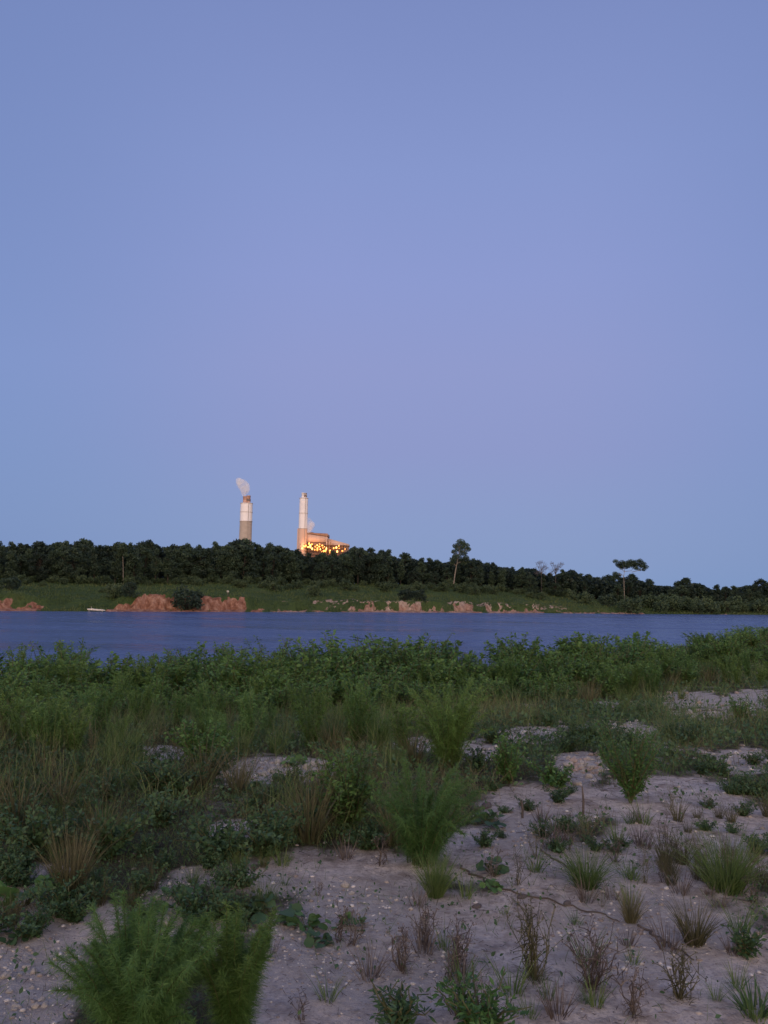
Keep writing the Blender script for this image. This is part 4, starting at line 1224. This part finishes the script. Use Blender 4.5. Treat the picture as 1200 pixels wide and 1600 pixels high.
for k in range(26):
    a, b = random.choice([(random.uniform(0, 80), random.uniform(1450, 1590)), (random.uniform(215, 300), random.uniform(1375, 1450))])
    stone(a, b, random.uniform(.012, .028), STN, 'pale stone in the gravel around the foreground feathery bush', 'stones of the left gravel', k)

# sticks and the trailing runner
for a, b, h, lab in ((911, 1276, .2, 'thin dark upright stick in the pink sand right of centre'), (816, 1278, .12, 'short dark upright stick left of the green mat of grass')):
    p = ghit(a, b); mb = MB()
    tube(mb, [(0, 0, -.03), (.003, 0, h * .5), (-.004, .004, h)], [.009, .008, .005], 6)
    inst('stick', [('stick', mb.mesh('stick', M_WOOD, True))], p, 0, 1, lab, 'stick')
def runner(pts, lab, r=.006):
    g = [ghit(a, b) for a, b in pts]; o = g[0].copy(); mb = MB()
    t = np.linspace(0, len(g) - 1, len(g) * 5)
    path = np.stack([np.interp(t, range(len(g)), [q[i] for q in g]) for i in range(3)], -1)
    path[:, :2] += rng.normal(0, .008, (len(path), 2))
    path[:, 2] = near_h(path[:, 0], path[:, 1]) + r * .8
    tube(mb, path - o, np.linspace(r, r * .5, len(path)), 5)
    inst('trailing_runner', [('runner', mb.mesh('runner', M_WOOD, True))], o, 0, 1, lab, 'runner')
runner([(720, 1356), (745, 1372), (775, 1388), (815, 1402), (870, 1414), (930, 1428), (970, 1442)], 'long dark runner trailing over the sand past the dark stones')
runner([(998, 1448), (1030, 1468), (1065, 1488), (1080, 1500)], 'short dark runner on sand below the brown grass clumps')
runner([(845, 1330), (870, 1345), (900, 1368)], 'dark twig leading into the arching grass clump')

# ------------------------------------------------------------------ light
SUN_EL, SUN_AZ = R(1.8), R(-8)                    # low sun behind the camera
sd = Vector((math.sin(SUN_AZ) * -1, 1, -math.tan(SUN_EL))).normalized()
sl = bpy.data.lights.new('sun', 'SUN'); so = bpy.data.objects.new('sun', sl); C.objects.link(so)
sl.energy = .75; sl.color = (1, .78, .90); sl.angle = R(0.6)
so.rotation_euler = sd.to_track_quat('-Z', 'Y').to_euler()
so.location = (0, -50, 60)

w = bpy.data.worlds.new('World'); scn.world = w; w.use_nodes = True
nt = w.node_tree; bg = nt.nodes['Background']
sky = nt.nodes.new('ShaderNodeTexSky'); sky.sky_type = 'NISHITA'; sky.sun_disc = False
sky.sun_elevation = SUN_EL; sky.sun_rotation = math.pi + SUN_AZ
tc = nt.nodes.new('ShaderNodeTexCoord'); sx = nt.nodes.new('ShaderNodeSeparateXYZ')
nt.links.new(tc.outputs['Generated'], sx.inputs[0])
def S(c): return tuple((v / 255 / 12.92 if v / 255 <= .04045 else ((v / 255 + .055) / 1.055) ** 2.4) for v in c)
east = ramp(nt, sx.outputs['Z'], [(0.0, S((135, 160, 203))), (.08, S((138, 158, 205))), (.17, S((143, 155, 206))), (.27, S((146, 157, 209))), (.37, S((143, 157, 212))), (.48, S((137, 154, 209))), (.62, S((126, 143, 198))), (1.0, S((95, 112, 170)))])
west = ramp(nt, sx.outputs['Z'], [(0.0, (4.6, 2.7, 1.35)), (.12, (3.9, 2.6, 1.65)), (.3, (2.5, 1.95, 1.55)), (.6, (1.0, .92, .95)), (1.0, S((110, 120, 170)))])
ab = mathn(nt, 'ABSOLUTE', mathn(nt, 'SUBTRACT', sx.outputs['X'], .06))
side = nt.nodes.new('ShaderNodeMapRange'); side.interpolation_type = 'SMOOTHSTEP'
side.inputs['From Min'].default_value = .12; side.inputs['From Max'].default_value = .55
nt.links.new(ab, side.inputs['Value'])
sidec = ramp(nt, sx.outputs['Z'], [(0.0, S((124, 151, 198))), (.25, S((130, 152, 206))), (.6, S((118, 138, 193))), (1.0, S((95, 112, 170)))])
east = mixc(nt, side.outputs[0], east, sidec)
f = nt.nodes.new('ShaderNodeMapRange'); f.interpolation_type = 'SMOOTHSTEP'
f.inputs['From Min'].default_value = .2; f.inputs['From Max'].default_value = -.9
nt.links.new(sx.outputs['Y'], f.inputs['Value'])
col = mixc(nt, f.outputs[0], east, west)
sk = mixc(nt, 1.0, sky.outputs[0], (.12, .12, .12), 'MULTIPLY')
final = mixc(nt, .06, col, sk)
nt.links.new(final, bg.inputs['Color'])
bg.inputs['Strength'].default_value = 1.0

vs = scn.view_settings
scn.display_settings.display_device = 'sRGB'
vs.view_transform = 'Standard'; vs.look = 'None'; vs.exposure = 0; vs.gamma = 1
scn.render.engine = 'CYCLES'
scn.cycles.max_bounces = 5; scn.cycles.diffuse_bounces = 3; scn.cycles.glossy_bounces = 2; scn.cycles.transmission_bounces = 2; scn.cycles.volume_bounces = 6; scn.cycles.transparent_max_bounces = 4
scn.cycles.use_denoising = True
